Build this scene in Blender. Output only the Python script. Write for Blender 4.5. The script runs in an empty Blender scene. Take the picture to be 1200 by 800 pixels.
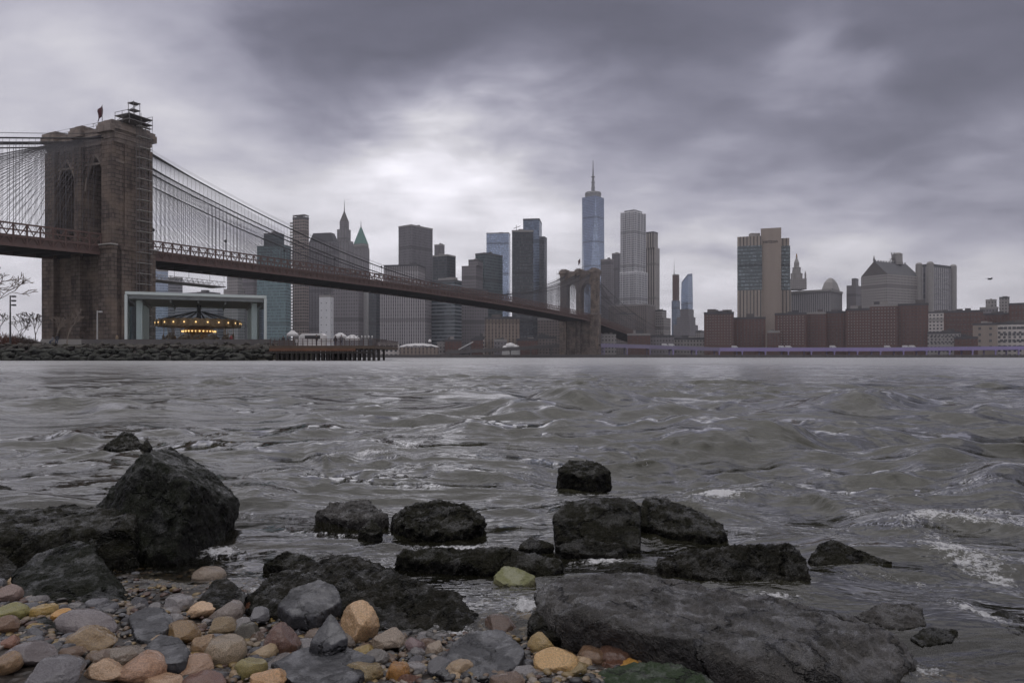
import bpy, bmesh, math, random
import numpy as np
from mathutils import Vector, Matrix
S = bpy.context.scene
COL = S.collection
R = math.radians
F, H, HY = 850.0, 0.6, 418.0       # focal length in photo pixels, eye height, horizon row

# ------------------------------------------------------------------ camera
cam = bpy.data.objects.new('Camera', bpy.data.cameras.new('Camera')); COL.objects.link(cam)
cam.location = (0, 0, H); cam.rotation_euler = (R(90), 0, 0)
cam.data.sensor_width = 36; cam.data.lens = 36 * F / 1200
cam.data.shift_y = (HY - 400) / 1200
cam.data.clip_start = .05; cam.data.clip_end = 20000
S.camera = cam
# ------------------------------------------------------------------ world
SUN_EL, SUN_AZ = R(82), R(-30)
W = bpy.data.worlds.new('World'); S.world = W; W.use_nodes = True
nt = W.node_tree; nt.nodes.clear()
def wn(t, **k):
    n = nt.nodes.new(t)
    for a, b in k.items(): setattr(n, a, b)
    return n
def wm(op, a, b=None, c=None):
    n = wn('ShaderNodeMath', operation=op)
    for i, v in enumerate((a, b, c)):
        if v is None: continue
        if isinstance(v, (int, float)): n.inputs[i].default_value = v
        else: nt.links.new(v, n.inputs[i])
    return n.outputs[0]
tc = wn('ShaderNodeTexCoord')
sky = wn('ShaderNodeTexSky', sky_type='NISHITA', sun_disc=False, sun_elevation=SUN_EL, sun_rotation=SUN_AZ)
sp = wn('ShaderNodeSeparateXYZ'); nt.links.new(tc.outputs['Generated'], sp.inputs[0])
AZ0 = wm('ARCTAN2', sp.outputs[0], sp.outputs[1]); EL0 = wm('ARCSINE', sp.outputs[2])
# cloud layer: noise on a plane high above, so the streaks flatten towards the horizon
den = wm('ADD', wm('MAXIMUM', sp.outputs[2], 0.0), 0.22)
cb = wn('ShaderNodeCombineXYZ')
nt.links.new(wm('DIVIDE', sp.outputs[0], den), cb.inputs[0]); nt.links.new(wm('DIVIDE', sp.outputs[1], den), cb.inputs[1])
def noise(scale, detail, rough, dist=0.0, off=(0, 0, 0), stretch=(1, 1, 1)):
    mp = wn('ShaderNodeMapping'); nt.links.new(cb.outputs[0], mp.inputs[0])
    mp.inputs['Location'].default_value = off; mp.inputs['Scale'].default_value = stretch
    n = wn('ShaderNodeTexNoise'); nt.links.new(mp.outputs[0], n.inputs['Vector'])
    n.inputs['Scale'].default_value = scale; n.inputs['Detail'].default_value = detail
    n.inputs['Roughness'].default_value = rough; n.inputs['Distortion'].default_value = dist
    return n
n1 = noise(1.5, 6, .52, .35, (3.1, 7.7, 0)); n2 = noise(1.5, 5, .5, .2, (11.3, 2.2, 5)); n3 = noise(2.6, 8, .55, .15, (5.5, 1.4, 2), (.75, 1.15, 1)); n4 = noise(6.0, 9, .58, .25, (1.5, 8.4, 4), (.7, 1.2, 1))
n5 = noise(4.2, 8, .58, .6, (2.2, 6.1, 9)); n6 = noise(4.2, 8, .58, .6, (9.4, 3.3, 1))
AZ0 = wm('ADD', AZ0, wm('MULTIPLY', wm('SUBTRACT', n5.outputs[0], .5), .15)); EL1 = wm('ADD', EL0, wm('MULTIPLY', wm('SUBTRACT', n6.outputs[0], .5), .08))
AZ = wm('ADD', AZ0, wm('MULTIPLY', wm('SUBTRACT', n1.outputs[0], .5), .40))
EL = wm('ADD', EL1, wm('MULTIPLY', wm('SUBTRACT', n2.outputs[0], .5), .20))
def pxdir(px, py):
    a = math.atan((px - 600) / F); return a, math.atan((HY - py) / F * math.cos(a))
def blob(px, py, spx, spy, amp):
    a, e = pxdir(px, py)
    q = wm('ADD', wm('POWER', wm('MULTIPLY', wm('ABSOLUTE', wm('SUBTRACT', AZ, a)), F / spx), 2.0),
           wm('POWER', wm('MULTIPLY', wm('ABSOLUTE', wm('SUBTRACT', EL, e)), F / spy), 2.0))
    return wm('MULTIPLY', wm('EXPONENT', wm('MULTIPLY', q, -1.0)), amp)
base = wm('ADD', .105, wm('MULTIPLY', wm('EXPONENT', wm('MULTIPLY', wm('POWER', wm('MULTIPLY', wm('ABSOLUTE', EL), 5.4), 2.0), -1.0)), .52))
for b in [(50, 60, 170, 80, .29), (555, 195, 150, 70, .58), (470, 300, 230, 90, .24), (840, 335, 170, 60, .15), (0, 270, 150, 130, .16), (1000, 62, 55, 45, .13),
          (250, 185, 170, 55, .19), (410, 90, 150, 40, -.03), (1150, 200, 130, 70, -.06), (900, 225, 200, 40, .05), (860, 110, 90, 22, .05), (270, 45, 60, 40, .08), (640, 40, 170, 40, -.03), (1090, 120, 150, 60, -.04)]:
    base = wm('ADD', base, blob(*b))
base = wm('MAXIMUM', base, .085)
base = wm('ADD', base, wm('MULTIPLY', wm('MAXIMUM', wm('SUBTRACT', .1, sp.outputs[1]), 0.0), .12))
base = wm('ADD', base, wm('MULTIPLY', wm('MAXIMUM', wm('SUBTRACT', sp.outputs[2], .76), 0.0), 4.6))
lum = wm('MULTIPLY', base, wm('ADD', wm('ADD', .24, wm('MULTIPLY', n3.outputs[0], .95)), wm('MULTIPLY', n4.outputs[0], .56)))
ramp = wn('ShaderNodeValToRGB'); nt.links.new(lum, ramp.inputs[0])
ramp.color_ramp.elements[0].position = .10; ramp.color_ramp.elements[0].color = (.93, .905, 1.2, 1)
ramp.color_ramp.elements[1].position = .52; ramp.color_ramp.elements[1].color = (1.0, .975, 1.04, 1)
cl = wn('ShaderNodeVectorMath', operation='SCALE'); nt.links.new(ramp.outputs[0], cl.inputs[0]); nt.links.new(lum, cl.inputs['Scale'])
sk = wn('ShaderNodeVectorMath', operation='SCALE'); nt.links.new(sky.outputs[0], sk.inputs[0]); sk.inputs['Scale'].default_value = .06
mixw = wn('ShaderNodeMix', data_type='RGBA'); mixw.inputs[0].default_value = .93
nt.links.new(sk.outputs[0], mixw.inputs[6]); nt.links.new(cl.outputs[0], mixw.inputs[7])
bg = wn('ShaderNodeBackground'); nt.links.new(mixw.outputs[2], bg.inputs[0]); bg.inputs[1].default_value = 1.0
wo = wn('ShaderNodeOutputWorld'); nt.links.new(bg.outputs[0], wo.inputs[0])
W.cycles.sampling_method = 'MANUAL'; W.cycles.sample_map_resolution = 512
# ------------------------------------------------------------------ sun behind the clouds
sl = bpy.data.lights.new('Sun', 'SUN'); sl.energy = .6; sl.angle = R(120); sl.color = (1, .96, .9)
so = bpy.data.objects.new('Sun', sl); COL.objects.link(so)
sd = Vector((math.sin(SUN_AZ) * math.cos(SUN_EL), math.cos(SUN_AZ) * math.cos(SUN_EL), math.sin(SUN_EL)))
so.rotation_euler = sd.to_track_quat('Z', 'Y').to_euler(); so.location = (0, 0, 300)
S.view_settings.view_transform = 'Standard'; S.view_settings.look = 'None'
S.view_settings.exposure = 0.52; S.view_settings.gamma = 1.0; S.view_settings.use_curve_mapping = False
S.render.engine = 'CYCLES'
S.cycles.max_bounces = 6; S.cycles.transparent_max_bounces = 8; S.cycles.use_denoising = True
S.cycles.volume_bounces = 0; S.cycles.caustics_reflective = False; S.cycles.caustics_refractive = False

# ------------------------------------------------------------------ numeric noise
def _h(ix, iy, iz, seed):
    n = (ix * 374761393 + iy * 668265263 + iz * 2147483647 + seed * 1274126177) & 0xffffffff
    n = ((n ^ (n >> 13)) * 1274126177) & 0xffffffff
    n = ((n ^ (n >> 16)) * 2246822519) & 0xffffffff
    return ((n ^ (n >> 15)) & 0xffff) / 65535.0
def vnoise(P, seed=0):
    P = np.asarray(P, float); I = np.floor(P).astype(np.int64); f = P - I; f = f * f * f * (f * (f * 6 - 15) + 10)
    out = 0
    for dx in (0, 1):
        wx = f[:, 0] if dx else 1 - f[:, 0]
        for dy in (0, 1):
            wy = f[:, 1] if dy else 1 - f[:, 1]
            for dz in (0, 1):
                wz = f[:, 2] if dz else 1 - f[:, 2]
                out = out + wx * wy * wz * _h(I[:, 0] + dx, I[:, 1] + dy, I[:, 2] + dz, seed)
    return out * 2 - 1
def fbm(P, octs=4, seed=0, gain=.5, lac=2.03):
    P = np.asarray(P, float); s = 0; a = 1.
    for o in range(octs):
        s = s + a * vnoise(P, seed + o * 17); P = P * lac + 3.7; a *= gain
    return s
def p3(x, y, s=1.0, z=0.0):
    return np.stack([x * s, y * s, np.full(np.shape(x), z)], 1)

# ------------------------------------------------------------------ mesh helpers
def at(px, py, Y): return Vector(((px - 600) / F * Y, Y, H + (HY - py) / F * Y))
def zat(py, Y): return H + (HY - py) / F * Y
def pz(px, py, z):
    Y = F * (H - z) / (py - HY); return Vector(((px - 600) / F * Y, Y, z))
def tag(o, label=None, cat=None, group=None, kind=None):
    if label: o['label'] = label
    if cat: o['category'] = cat
    if group: o['group'] = group
    if kind: o['kind'] = kind
    return o
def empty(name, loc, label=None, cat=None, group=None):
    o = bpy.data.objects.new(name, None); COL.objects.link(o); o.location = loc; o.empty_display_size = .2
    return tag(o, label, cat, group)
def wloc(o):
    v = Vector((0, 0, 0))
    while o: v += o.location; o = o.parent
    return v
class MB:
    def __init__(s): s.v = []; s.f = []; s.uv = []
    def face(s, idx, uv=None):
        s.f.append(tuple(idx)); s.uv.append(uv)
    def prism(s, poly, z0, z1, top=True, bottom=False, poly1=None):
        b = len(s.v); n = len(poly); q = poly1 or poly
        s.v += [(p[0], p[1], z0) for p in poly] + [(p[0], p[1], z1) for p in q]
        u = 0.
        for i in range(n):
            j = (i + 1) % n; d = math.hypot(poly[j][0] - poly[i][0], poly[j][1] - poly[i][1])
            s.face((b + i, b + j, b + n + j, b + n + i), [(u, z0), (u + d, z0), (u + d, z1), (u, z1)]); u += math.ceil(d / 30) * 30 + 60
        if top: s.face([b + n + i for i in range(n)])
        if bottom: s.face([b + i for i in reversed(range(n))])
        return s
    def box(s, c, size, rot=0.0, M=None):
        b = len(s.v); hx, hy, hz = [d / 2 for d in size]
        cs, sn = math.cos(rot), math.sin(rot)
        for dz in (-hz, hz):
            for dx, dy in ((-hx, -hy), (hx, -hy), (hx, hy), (-hx, hy)):
                if M is not None: p = M @ Vector((dx, dy, dz)); s.v.append((c[0] + p.x, c[1] + p.y, c[2] + p.z))
                else: s.v.append((c[0] + dx * cs - dy * sn, c[1] + dx * sn + dy * cs, c[2] + dz))
        lens = (size[0], size[1], size[0], size[1]); u = 0
        for i in range(4):
            j = (i + 1) % 4
            s.face((b + i, b + j, b + 4 + j, b + 4 + i), [(u, 0), (u + lens[i], 0), (u + lens[i], size[2]), (u, size[2])]); u += lens[i]
        s.face((b + 4, b + 5, b + 6, b + 7), [(0, 0), (size[0], 0), (size[0], size[1]), (0, size[1])]); s.face((b + 3, b + 2, b + 1, b))
        return s
    def bar(s, a, c, w, h=None):
        a, c = Vector(a), Vector(c); d = c - a; h = h or w
        M = d.to_track_quat('X', 'Z').to_matrix()
        return s.box((a + c) / 2, (d.length, w, h), 0, M)
    def tube(s, pts, r, n=6, cap=True):
        pts = [Vector(p) for p in pts]; b = len(s.v); m = len(pts)
        rr = r if isinstance(r, (list, tuple)) else [r] * m
        for i, p in enumerate(pts):
            d = (pts[min(i + 1, m - 1)] - pts[max(i - 1, 0)]).normalized()
            x = d.cross(Vector((0, 0, 1)) if abs(d.z) < .95 else Vector((1, 0, 0))).normalized(); y = d.cross(x)
            for k in range(n):
                a = 2 * math.pi * k / n; q = p + (x * math.cos(a) + y * math.sin(a)) * rr[i]; s.v.append(tuple(q))
        for i in range(m - 1):
            for k in range(n):
                k2 = (k + 1) % n
                s.face((b + i * n + k2, b + i * n + k, b + (i + 1) * n + k, b + (i + 1) * n + k2))
        if cap:
            s.face([b + k for k in range(n)]); s.face([b + (m - 1) * n + k for k in reversed(range(n))])
        return s
    def extrude(s, poly, M0, d):
        """poly: 2D (a,b) points mapped by M0(a,b)->Vector; d: extrude Vector"""
        b = len(s.v); n = len(poly)
        P = [M0(*p) for p in poly]
        s.v += [tuple(p) for p in P] + [tuple(p + d) for p in P]
        u = 0
        for i in range(n):
            j = (i + 1) % n; e = (P[j] - P[i]).length; L = d.length
            s.face((b + i, b + j, b + n + j, b + n + i), [(0, P[i].z), (0, P[j].z), (L, P[j].z), (L, P[i].z)] if abs(P[j].z - P[i].z) > .3 * e else [(u, 0), (u + e, 0), (u + e, L), (u, L)]); u += e
        s.face([b + i for i in reversed(range(n))], [tuple(poly[i]) for i in reversed(range(n))])
        s.face([b + n + i for i in range(n)], [tuple(poly[i]) for i in range(n)])
        return s
    def lathe(s, c, prof, n=16):
        b = len(s.v); m = len(prof)
        for r, z in prof:
            for k in range(n):
                a = 2 * math.pi * k / n; s.v.append((c[0] + r * math.cos(a), c[1] + r * math.sin(a), c[2] + z))
        for i in range(m - 1):
            for k in range(n):
                k2 = (k + 1) % n
                s.face((b + i * n + k, b + i * n + k2, b + (i + 1) * n + k2, b + (i + 1) * n + k), [(k, prof[i][1]), (k + 1, prof[i][1]), (k + 1, prof[i + 1][1]), (k, prof[i + 1][1])])
        s.face([b + (m - 1) * n + k for k in range(n)]); s.face([b + k for k in reversed(range(n))])
        return s
    def mesh(s, name, mat, off=Vector((0, 0, 0)), smooth=False, fix=True):
        me = bpy.data.meshes.new(name)
        me.from_pydata([(v[0] - off.x, v[1] - off.y, v[2] - off.z) for v in s.v], [], s.f)
        ul = me.uv_layers.new(name='UVMap'); dat = []
        for f, uv in zip(s.f, s.uv):
            dat += uv if uv else [(.5, .5)] * len(f)
        ul.data.foreach_set('uv', np.array(dat, np.float32).ravel())
        if fix:
            bm = bmesh.new(); bm.from_mesh(me); bmesh.ops.recalc_face_normals(bm, faces=bm.faces); bm.to_mesh(me); bm.free()
        if mat: me.materials.append(mat)
        if smooth: me.polygons.foreach_set('use_smooth', [True] * len(me.polygons))
        return me
    def build(s, name, mat, parent=None, smooth=False, fix=True):
        if parent: off = wloc(parent)
        else:
            a = np.array(s.v); off = Vector(((a[:, 0].min() + a[:, 0].max()) / 2, (a[:, 1].min() + a[:, 1].max()) / 2, a[:, 2].min()))
        o = bpy.data.objects.new(name, s.mesh(name, mat, off, smooth, fix)); COL.objects.link(o)
        if parent: o.parent = parent
        else: o.location = off
        return o
def link_mesh(name, me, loc, parent=None, rot=(0, 0, 0), scale=(1, 1, 1)):
    o = bpy.data.objects.new(name, me); COL.objects.link(o)
    if parent: o.parent = parent; loc = Vector(loc) - wloc(parent)
    o.location = loc; o.rotation_euler = rot; o.scale = scale
    return o
def grid_mesh(name, X, Y, Z, mat, smooth=True):
    n, m = X.shape
    me = bpy.data.meshes.new(name)
    me.vertices.add(n * m); me.vertices.foreach_set('co', np.stack([X, Y, Z], 2).astype(np.float32).ravel())
    i = np.arange(n - 1)[:, None] * m + np.arange(m - 1)[None, :]
    q = np.stack([i, i + 1, i + m + 1, i + m], 2).reshape(-1, 4).astype(np.int32)
    me.loops.add(q.size); me.loops.foreach_set('vertex_index', q.ravel())
    me.polygons.add(len(q)); me.polygons.foreach_set('loop_start', np.arange(0, q.size, 4, dtype=np.int32))
    me.polygons.foreach_set('use_smooth', np.ones(len(q), bool))
    me.update(calc_edges=True); me.validate()
    me.materials.append(mat)
    return me

# ------------------------------------------------------------------ materials
class NT:
    def __init__(s, name):
        s.m = bpy.data.materials.new(name); s.m.use_nodes = True; s.t = s.m.node_tree
        s.p = s.t.nodes['Principled BSDF']; s.out = s.t.nodes['Material Output']
    def n(s, t, **k):
        x = s.t.nodes.new(t)
        for a, b in k.items(): setattr(x, a, b)
        return x
    def set(s, inp, v):
        if hasattr(v, 'is_output'): s.t.links.new(v, inp)
        else: inp.default_value = (*v, 1) if isinstance(v, tuple) and len(v) == 3 and inp.type == 'RGBA' else v
    def ma(s, op, a, b=None, c=None, clamp=False):
        x = s.n('ShaderNodeMath', operation=op, use_clamp=clamp)
        for i, v in enumerate((a, b, c)):
            if v is not None: s.set(x.inputs[i], v)
        return x.outputs[0]
    def mix(s, f, a, b, bt='MIX'):
        x = s.n('ShaderNodeMix', data_type='RGBA', blend_type=bt); s.set(x.inputs[0], f); s.set(x.inputs[6], a); s.set(x.inputs[7], b); return x.outputs[2]
    def noise(s, scale, detail=4, rough=.55, vec=None, dist=0, col=False):
        x = s.n('ShaderNodeTexNoise'); x.inputs['Scale'].default_value = scale; x.inputs['Detail'].default_value = detail
        x.inputs['Roughness'].default_value = rough; x.inputs['Distortion'].default_value = dist
        if vec is not None: s.t.links.new(vec, x.inputs['Vector'])
        return x.outputs[1 if col else 0]
    def sstep(s, v, a, b):
        x = s.n('ShaderNodeMapRange', interpolation_type='SMOOTHSTEP'); s.set(x.inputs[0], v); x.inputs[1].default_value = a; x.inputs[2].default_value = b; return x.outputs[0]
    def bump(s, h, dist, strength=1.0, normal=None):
        x = s.n('ShaderNodeBump'); s.t.links.new(h, x.inputs['Height']); x.inputs['Distance'].default_value = dist; x.inputs['Strength'].default_value = strength
        if normal is not None: s.t.links.new(normal, x.inputs['Normal'])
        return x.outputs[0]
    def P(s, **k):
        for a, b in k.items(): s.set(s.p.inputs[a.replace('_', ' ')], b)
        return s
def plain(name, col, rough=.7, var=.25, scale=.5, metal=0.0, emit=None):
    t = NT(name); o = t.n('ShaderNodeTexCoord').outputs['Object']
    n = t.noise(scale, 5, .6, o)
    c = t.mix(n, tuple(x * (1 - var) for x in col), tuple(min(1, x * (1 + var)) for x in col))
    t.P(Base_Color=c, Roughness=rough, Metallic=metal)
    if emit: t.P(Emission_Color=emit[0], Emission_Strength=emit[1])
    return t.m
def facade(name, wall, glass, bay=3.0, floor=3.6, wf=.6, hf=.55, grough=.18, gmetal=.0, wrough=.75, var=.5, spandrel=None):
    t = NT(name); uv = t.n('ShaderNodeUVMap').outputs[0]
    s = t.n('ShaderNodeSeparateXYZ'); t.t.links.new(uv, s.inputs[0])
    U = t.ma('DIVIDE', s.outputs[0], bay); V = t.ma('DIVIDE', s.outputs[1], floor)
    def band(x, w):
        if w >= 1: return None
        return t.ma('LESS_THAN', t.ma('ABSOLUTE', t.ma('SUBTRACT', t.ma('FRACT', x), .5)), w / 2)
    mu, mv = band(U, wf), band(V, hf)
    mask = mu if mv is None else (mv if mu is None else t.ma('MULTIPLY', mu, mv))
    cb = t.n('ShaderNodeCombineXYZ'); t.t.links.new(t.ma('FLOOR', U), cb.inputs[0]); t.t.links.new(t.ma('FLOOR', V), cb.inputs[1])
    wnz = t.n('ShaderNodeTexWhiteNoise', noise_dimensions='2D'); t.t.links.new(cb.outputs[0], wnz.inputs[0])
    rnd = wnz.outputs[0]
    o = t.n('ShaderNodeTexCoord').outputs['Object']
    g = t.mix(t.ma('MULTIPLY', t.ma('POWER', rnd, 2.5), var), glass, tuple(min(1, x * 2.6 + .05) for x in glass))
    st = t.n('ShaderNodeMapping'); t.t.links.new(o, st.inputs[0]); st.inputs['Scale'].default_value = (.12, .12, .015)
    soil = t.noise(1.0, 5, .6, st.outputs[0]); soil2 = t.noise(.35, 3, .6, o)
    w = t.mix(soil, tuple(x * .72 for x in wall), tuple(min(1, x * 1.25) for x in wall))
    w = t.mix(t.ma('MULTIPLY', soil2, .5), w, tuple(x * .8 for x in wall))
    if mask is None: c = g; rgh = grough
    else:
        if spandrel is not None and mu is not None:
            w = t.mix(mu, w, spandrel)
        c = t.mix(mask, w, g)
        mr = t.n('ShaderNodeMapRange'); t.t.links.new(mask, mr.inputs[0]); mr.inputs[3].default_value = wrough; mr.inputs[4].default_value = grough; rgh = mr.outputs[0]
        t.P(Normal=t.bump(t.ma('SUBTRACT', 1.0, mask), .25, .8))
        if gmetal: t.P(Metallic=t.ma('MULTIPLY', mask, gmetal))
    pb = t.ma('LESS_THAN', t.ma('FRACT', t.ma('ADD', t.ma('DIVIDE', V, 15.0), .3)), .075)
    if floor < 5 and 'brick' not in name: c = t.mix(t.ma('MULTIPLY', pb, .6), c, tuple(x * .35 for x in wall))
    t.P(Base_Color=c, Roughness=rgh)
    return t.m
def stone_blocks(name, c1, c2, mortar, bw, bh, msz=.03, bump=.06):
    t = NT(name); uv = t.n('ShaderNodeUVMap').outputs[0]
    b = t.n('ShaderNodeTexBrick'); t.t.links.new(uv, b.inputs['Vector']); b.inputs['Scale'].default_value = 1
    b.inputs['Brick Width'].default_value = bw; b.inputs['Row Height'].default_value = bh; b.inputs['Mortar Size'].default_value = msz
    b.inputs['Color1'].default_value = (*c1, 1); b.inputs['Color2'].default_value = (*c2, 1); b.inputs['Mortar'].default_value = (*mortar, 1); b.inputs['Bias'].default_value = 0
    o = t.n('ShaderNodeTexCoord').outputs['Object']
    st = t.n('ShaderNodeMapping'); t.t.links.new(o, st.inputs[0]); st.inputs['Scale'].default_value = (.35, .35, .05)
    streak = t.noise(1.0, 6, .62, st.outputs[0]); patch = t.noise(.12, 5, .6, o)
    c = t.mix(t.sstep(streak, .45, .68), b.outputs[0], t.mix(1.0, b.outputs[0], (.5, .47, .46), 'MULTIPLY'))
    c = t.mix(t.ma('MULTIPLY', t.sstep(patch, .42, .7), .6), c, (c2[0] * 1.4, c2[1] * 1.32, c2[2] * 1.2))
    t.P(Base_Color=c, Roughness=.85, Normal=t.bump(t.ma('ADD', t.ma('MULTIPLY', b.outputs[1], -1.0), t.noise(1.6, 5, .6, o)), bump, 1))
    return t.m
M = {}
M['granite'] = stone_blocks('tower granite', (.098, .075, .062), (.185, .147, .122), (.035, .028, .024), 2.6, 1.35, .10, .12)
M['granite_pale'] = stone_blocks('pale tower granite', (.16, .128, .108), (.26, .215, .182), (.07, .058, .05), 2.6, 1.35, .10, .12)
M['limestone'] = stone_blocks('cornice limestone', (.20, .165, .142), (.27, .23, .20), (.13, .105, .09), 1.8, .7)
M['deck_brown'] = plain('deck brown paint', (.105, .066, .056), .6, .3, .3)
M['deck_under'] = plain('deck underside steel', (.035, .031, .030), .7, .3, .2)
M['truss_brown'] = plain('truss brown paint', (.135, .082, .068), .6, .35, .4)
M['cable'] = plain('dark cable wrap', (.03, .027, .028), .6, .2, .3)
M['rope'] = plain('grey wire rope', (.10, .095, .10), .6, .2, .3)
M['steel_grey'] = plain('galvanised steel', (.22, .22, .22), .5, .25, 1, .3)
M['scaffold'] = plain('scaffold tube', (.16, .15, .145), .6, .3, 1)
M['scaffold_board'] = plain('pale scaffold boards', (.42, .40, .37), .8, .3, 1)
M['asphalt'] = plain('asphalt', (.05, .05, .05), .9, .3, .5)
M['white_paint'] = plain('white paint', (.72, .71, .69), .5, .12, 1)
M['offwhite'] = plain('off white panel', (.55, .54, .53), .6, .2, .6)
M['pale_metal'] = plain('pale green white frame', (.62, .68, .65), .45, .1, .5)
M['dark'] = plain('dark grey', (.04, .04, .042), .6, .3, .5)
M['soffit'] = plain('grey soffit panel', (.40, .39, .39), .7, .25, .5)
M['timber'] = plain('weathered pier timber', (.12, .088, .065), .85, .4, .7)
M['pile'] = plain('dark wet timber pile', (.035, .028, .024), .7, .4, 1)
M['bark'] = plain('winter bark', (.085, .066, .056), .9, .35, 3)
M['bark_pale'] = plain('pale winter bark', (.22, .18, .15), .9, .3, 3)
M['twig_red'] = plain('reddish winter twigs', (.13, .06, .042), .9, .4, 2)
M['concrete'] = plain('grey concrete', (.30, .285, .27), .85, .25, .4)
M['concrete_dark'] = plain('stained concrete', (.13, .12, .115), .85, .35, .3)
M['purple'] = plain('lavender girder paint', (.33, .27, .50), .55, .18, .05)
M['purple_dull'] = plain('dull lavender paint', (.24, .21, .31), .6, .25, .05)
M['copper'] = plain('green copper roof', (.13, .25, .21), .6, .25, .2)
M['roof_grey'] = plain('dark roofing', (.09, .09, .095), .8, .3, .2)
M['bulb'] = plain('warm lamp', (1, .75, .35), .5, 0, 1, 0, ((1.0, .60, .22), 1.1))
M['gold'] = plain('carousel gilt paint', (.36, .22, .10), .4, .5, 2)
M['carousel_red'] = plain('carousel dark red', (.16, .05, .035), .5, .4, 1)
M['yellow'] = plain('yellow plant', (.6, .45, .05), .6, .2, 1)
M['flag'] = plain('red flag cloth', (.07, .018, .022), .8, .3, 1)
M['skin'] = plain('skin', (.35, .22, .16), .6, .1, 2)
for nm, c in (('coat_black', (.025, .025, .03)), ('coat_navy', (.03, .04, .07)), ('coat_red', (.22, .05, .05)), ('coat_tan', (.25, .19, .13)), ('coat_grey', (.16, .16, .17))):
    M[nm] = plain('clothing ' + nm.split('_')[1], c, .85, .2, 4)
M['lawn'] = plain('winter lawn', (.075, .07, .045), .95, .4, .4)
M['paving'] = plain('path paving', (.20, .19, .18), .9, .2, .5)

# ================================================================== GROUND AND WATER
SHX = np.array([-30, -6, -3.0, -1.46, -.88, -.62, -.22, .04, .32, .7, 1.2, 3, 8, 30.])
SHY = np.array([9, 4.2, 2.9, 2.01, 1.79, 1.655, 1.51, 1.49, 1.34, 1.12, .85, .2, -.8, -3])
def bed(x, y):
    x = np.asarray(x, float); y = np.asarray(y, float)
    d = np.interp(x, SHX, SHY) - y
    z = np.where(d > 0, .15 * d, .13 * d)
    z = np.where(d > 1.0, .15 + .08 * (d - 1.0), z)
    z = np.where(d < -2.5, -.325 + .22 * (d + 2.5), z)
    n = fbm(p3(x.ravel(), y.ravel(), 2.2), 4, 5).reshape(x.shape)
    return np.clip(z + n * .018, -1.3, 1.2)
t = NT('gravel bed'); o = t.n('ShaderNodeTexCoord').outputs['Object']
vo = t.n('ShaderNodeTexVoronoi'); t.t.links.new(o, vo.inputs['Vector']); vo.inputs['Scale'].default_value = 55
c = t.mix(vo.outputs['Color'], (.014, .011, .009), (.075, .056, .042))
c = t.mix(t.noise(9, 4, .6, o), c, (.022, .019, .016))
t.P(Base_Color=c, Roughness=.5, Normal=t.bump(vo.outputs[0], .012, .8)); M['gravel'] = t.m
gx = np.linspace(-10, 10, 400); gy = np.concatenate([np.linspace(-7, .8, 60), np.linspace(.83, 3.2, 110), np.linspace(3.25, 14, 90)])
GX, GY = np.meshgrid(gx, gy)
BZ = bed(GX, GY) + .008 * fbm(p3(GX.ravel(), GY.ravel(), 14), 2, 9).reshape(GX.shape)
o = bpy.data.objects.new('shore_ground', grid_mesh('shore_ground', GX, GY, BZ, M['gravel'])); COL.objects.link(o)
tag(o, 'wet gravel shore sloping under the shallow water', None, None, 'structure')
mb = MB(); mb.v = [(-7000, -7, -1.25), (7000, -7, -1.25), (7000, 7000, -1.25), (-7000, 7000, -1.25)]; mb.face((0, 1, 2, 3))
tag(mb.build('riverbed', M['gravel']), kind='structure')

# --- water surface
def axis_angles():
    core = np.linspace(-38.5, 38.5, 1150); l = np.linspace(-78, -38.9, 40); r = np.linspace(38.9, 78, 40)
    return np.radians(np.concatenate([l, core, r]))
q1 = np.arange(560, 44, -.62); q2 = np.arange(44, 2.6, -.15); q3 = np.geomspace(2.6, .075, 60)
rr = 510.0 / np.concatenate([q1, q2, q3])
TH = axis_angles()
RR, TT = np.meshgrid(rr, TH, indexing='ij')
WX, WY = RR * np.sin(TT), RR * np.cos(TT)
sp_r = np.gradient(rr)[:, None] * np.ones_like(TT)
x, y = WX.ravel(), WY.ravel(); spc = np.maximum(sp_r.ravel(), RR.ravel() * np.radians(.067))
rng = np.random.default_rng(7)
dz = np.zeros_like(x); ddx = np.zeros_like(x); ddy = np.zeros_like(x)
depth = np.clip(-bed(WX, WY).ravel(), 0, 5)
shallow = np.clip((depth - .0) / .35, .05, 1) ** .8
g_big = .55 + .75 * np.clip(fbm(p3(x, y, .11), 2, 21) + .45, 0, 1.4)
g_sm = .22 + 1.5 * np.clip(fbm(p3(x, y, .42), 3, 31) + .22, 0, 1.3)
g_fine = .25 + 1.5 * np.clip(fbm(p3(x, y, 1.1), 3, 33) + .2, 0, 1.3)
WARPF = {0: fbm(p3(x, y, .08), 2, 301), 1: fbm(p3(x, y, .2), 2, 302), 2: fbm(p3(x, y, .5), 2, 303), 3: fbm(p3(x, y, 1.4), 2, 304)}
lam = np.concatenate([rng.uniform(3.0, 7, 6), rng.uniform(1.2, 3.0, 12), rng.uniform(.5, 1.2, 18), rng.uniform(.22, .5, 22), rng.uniform(.08, .22, 22)])
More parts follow.
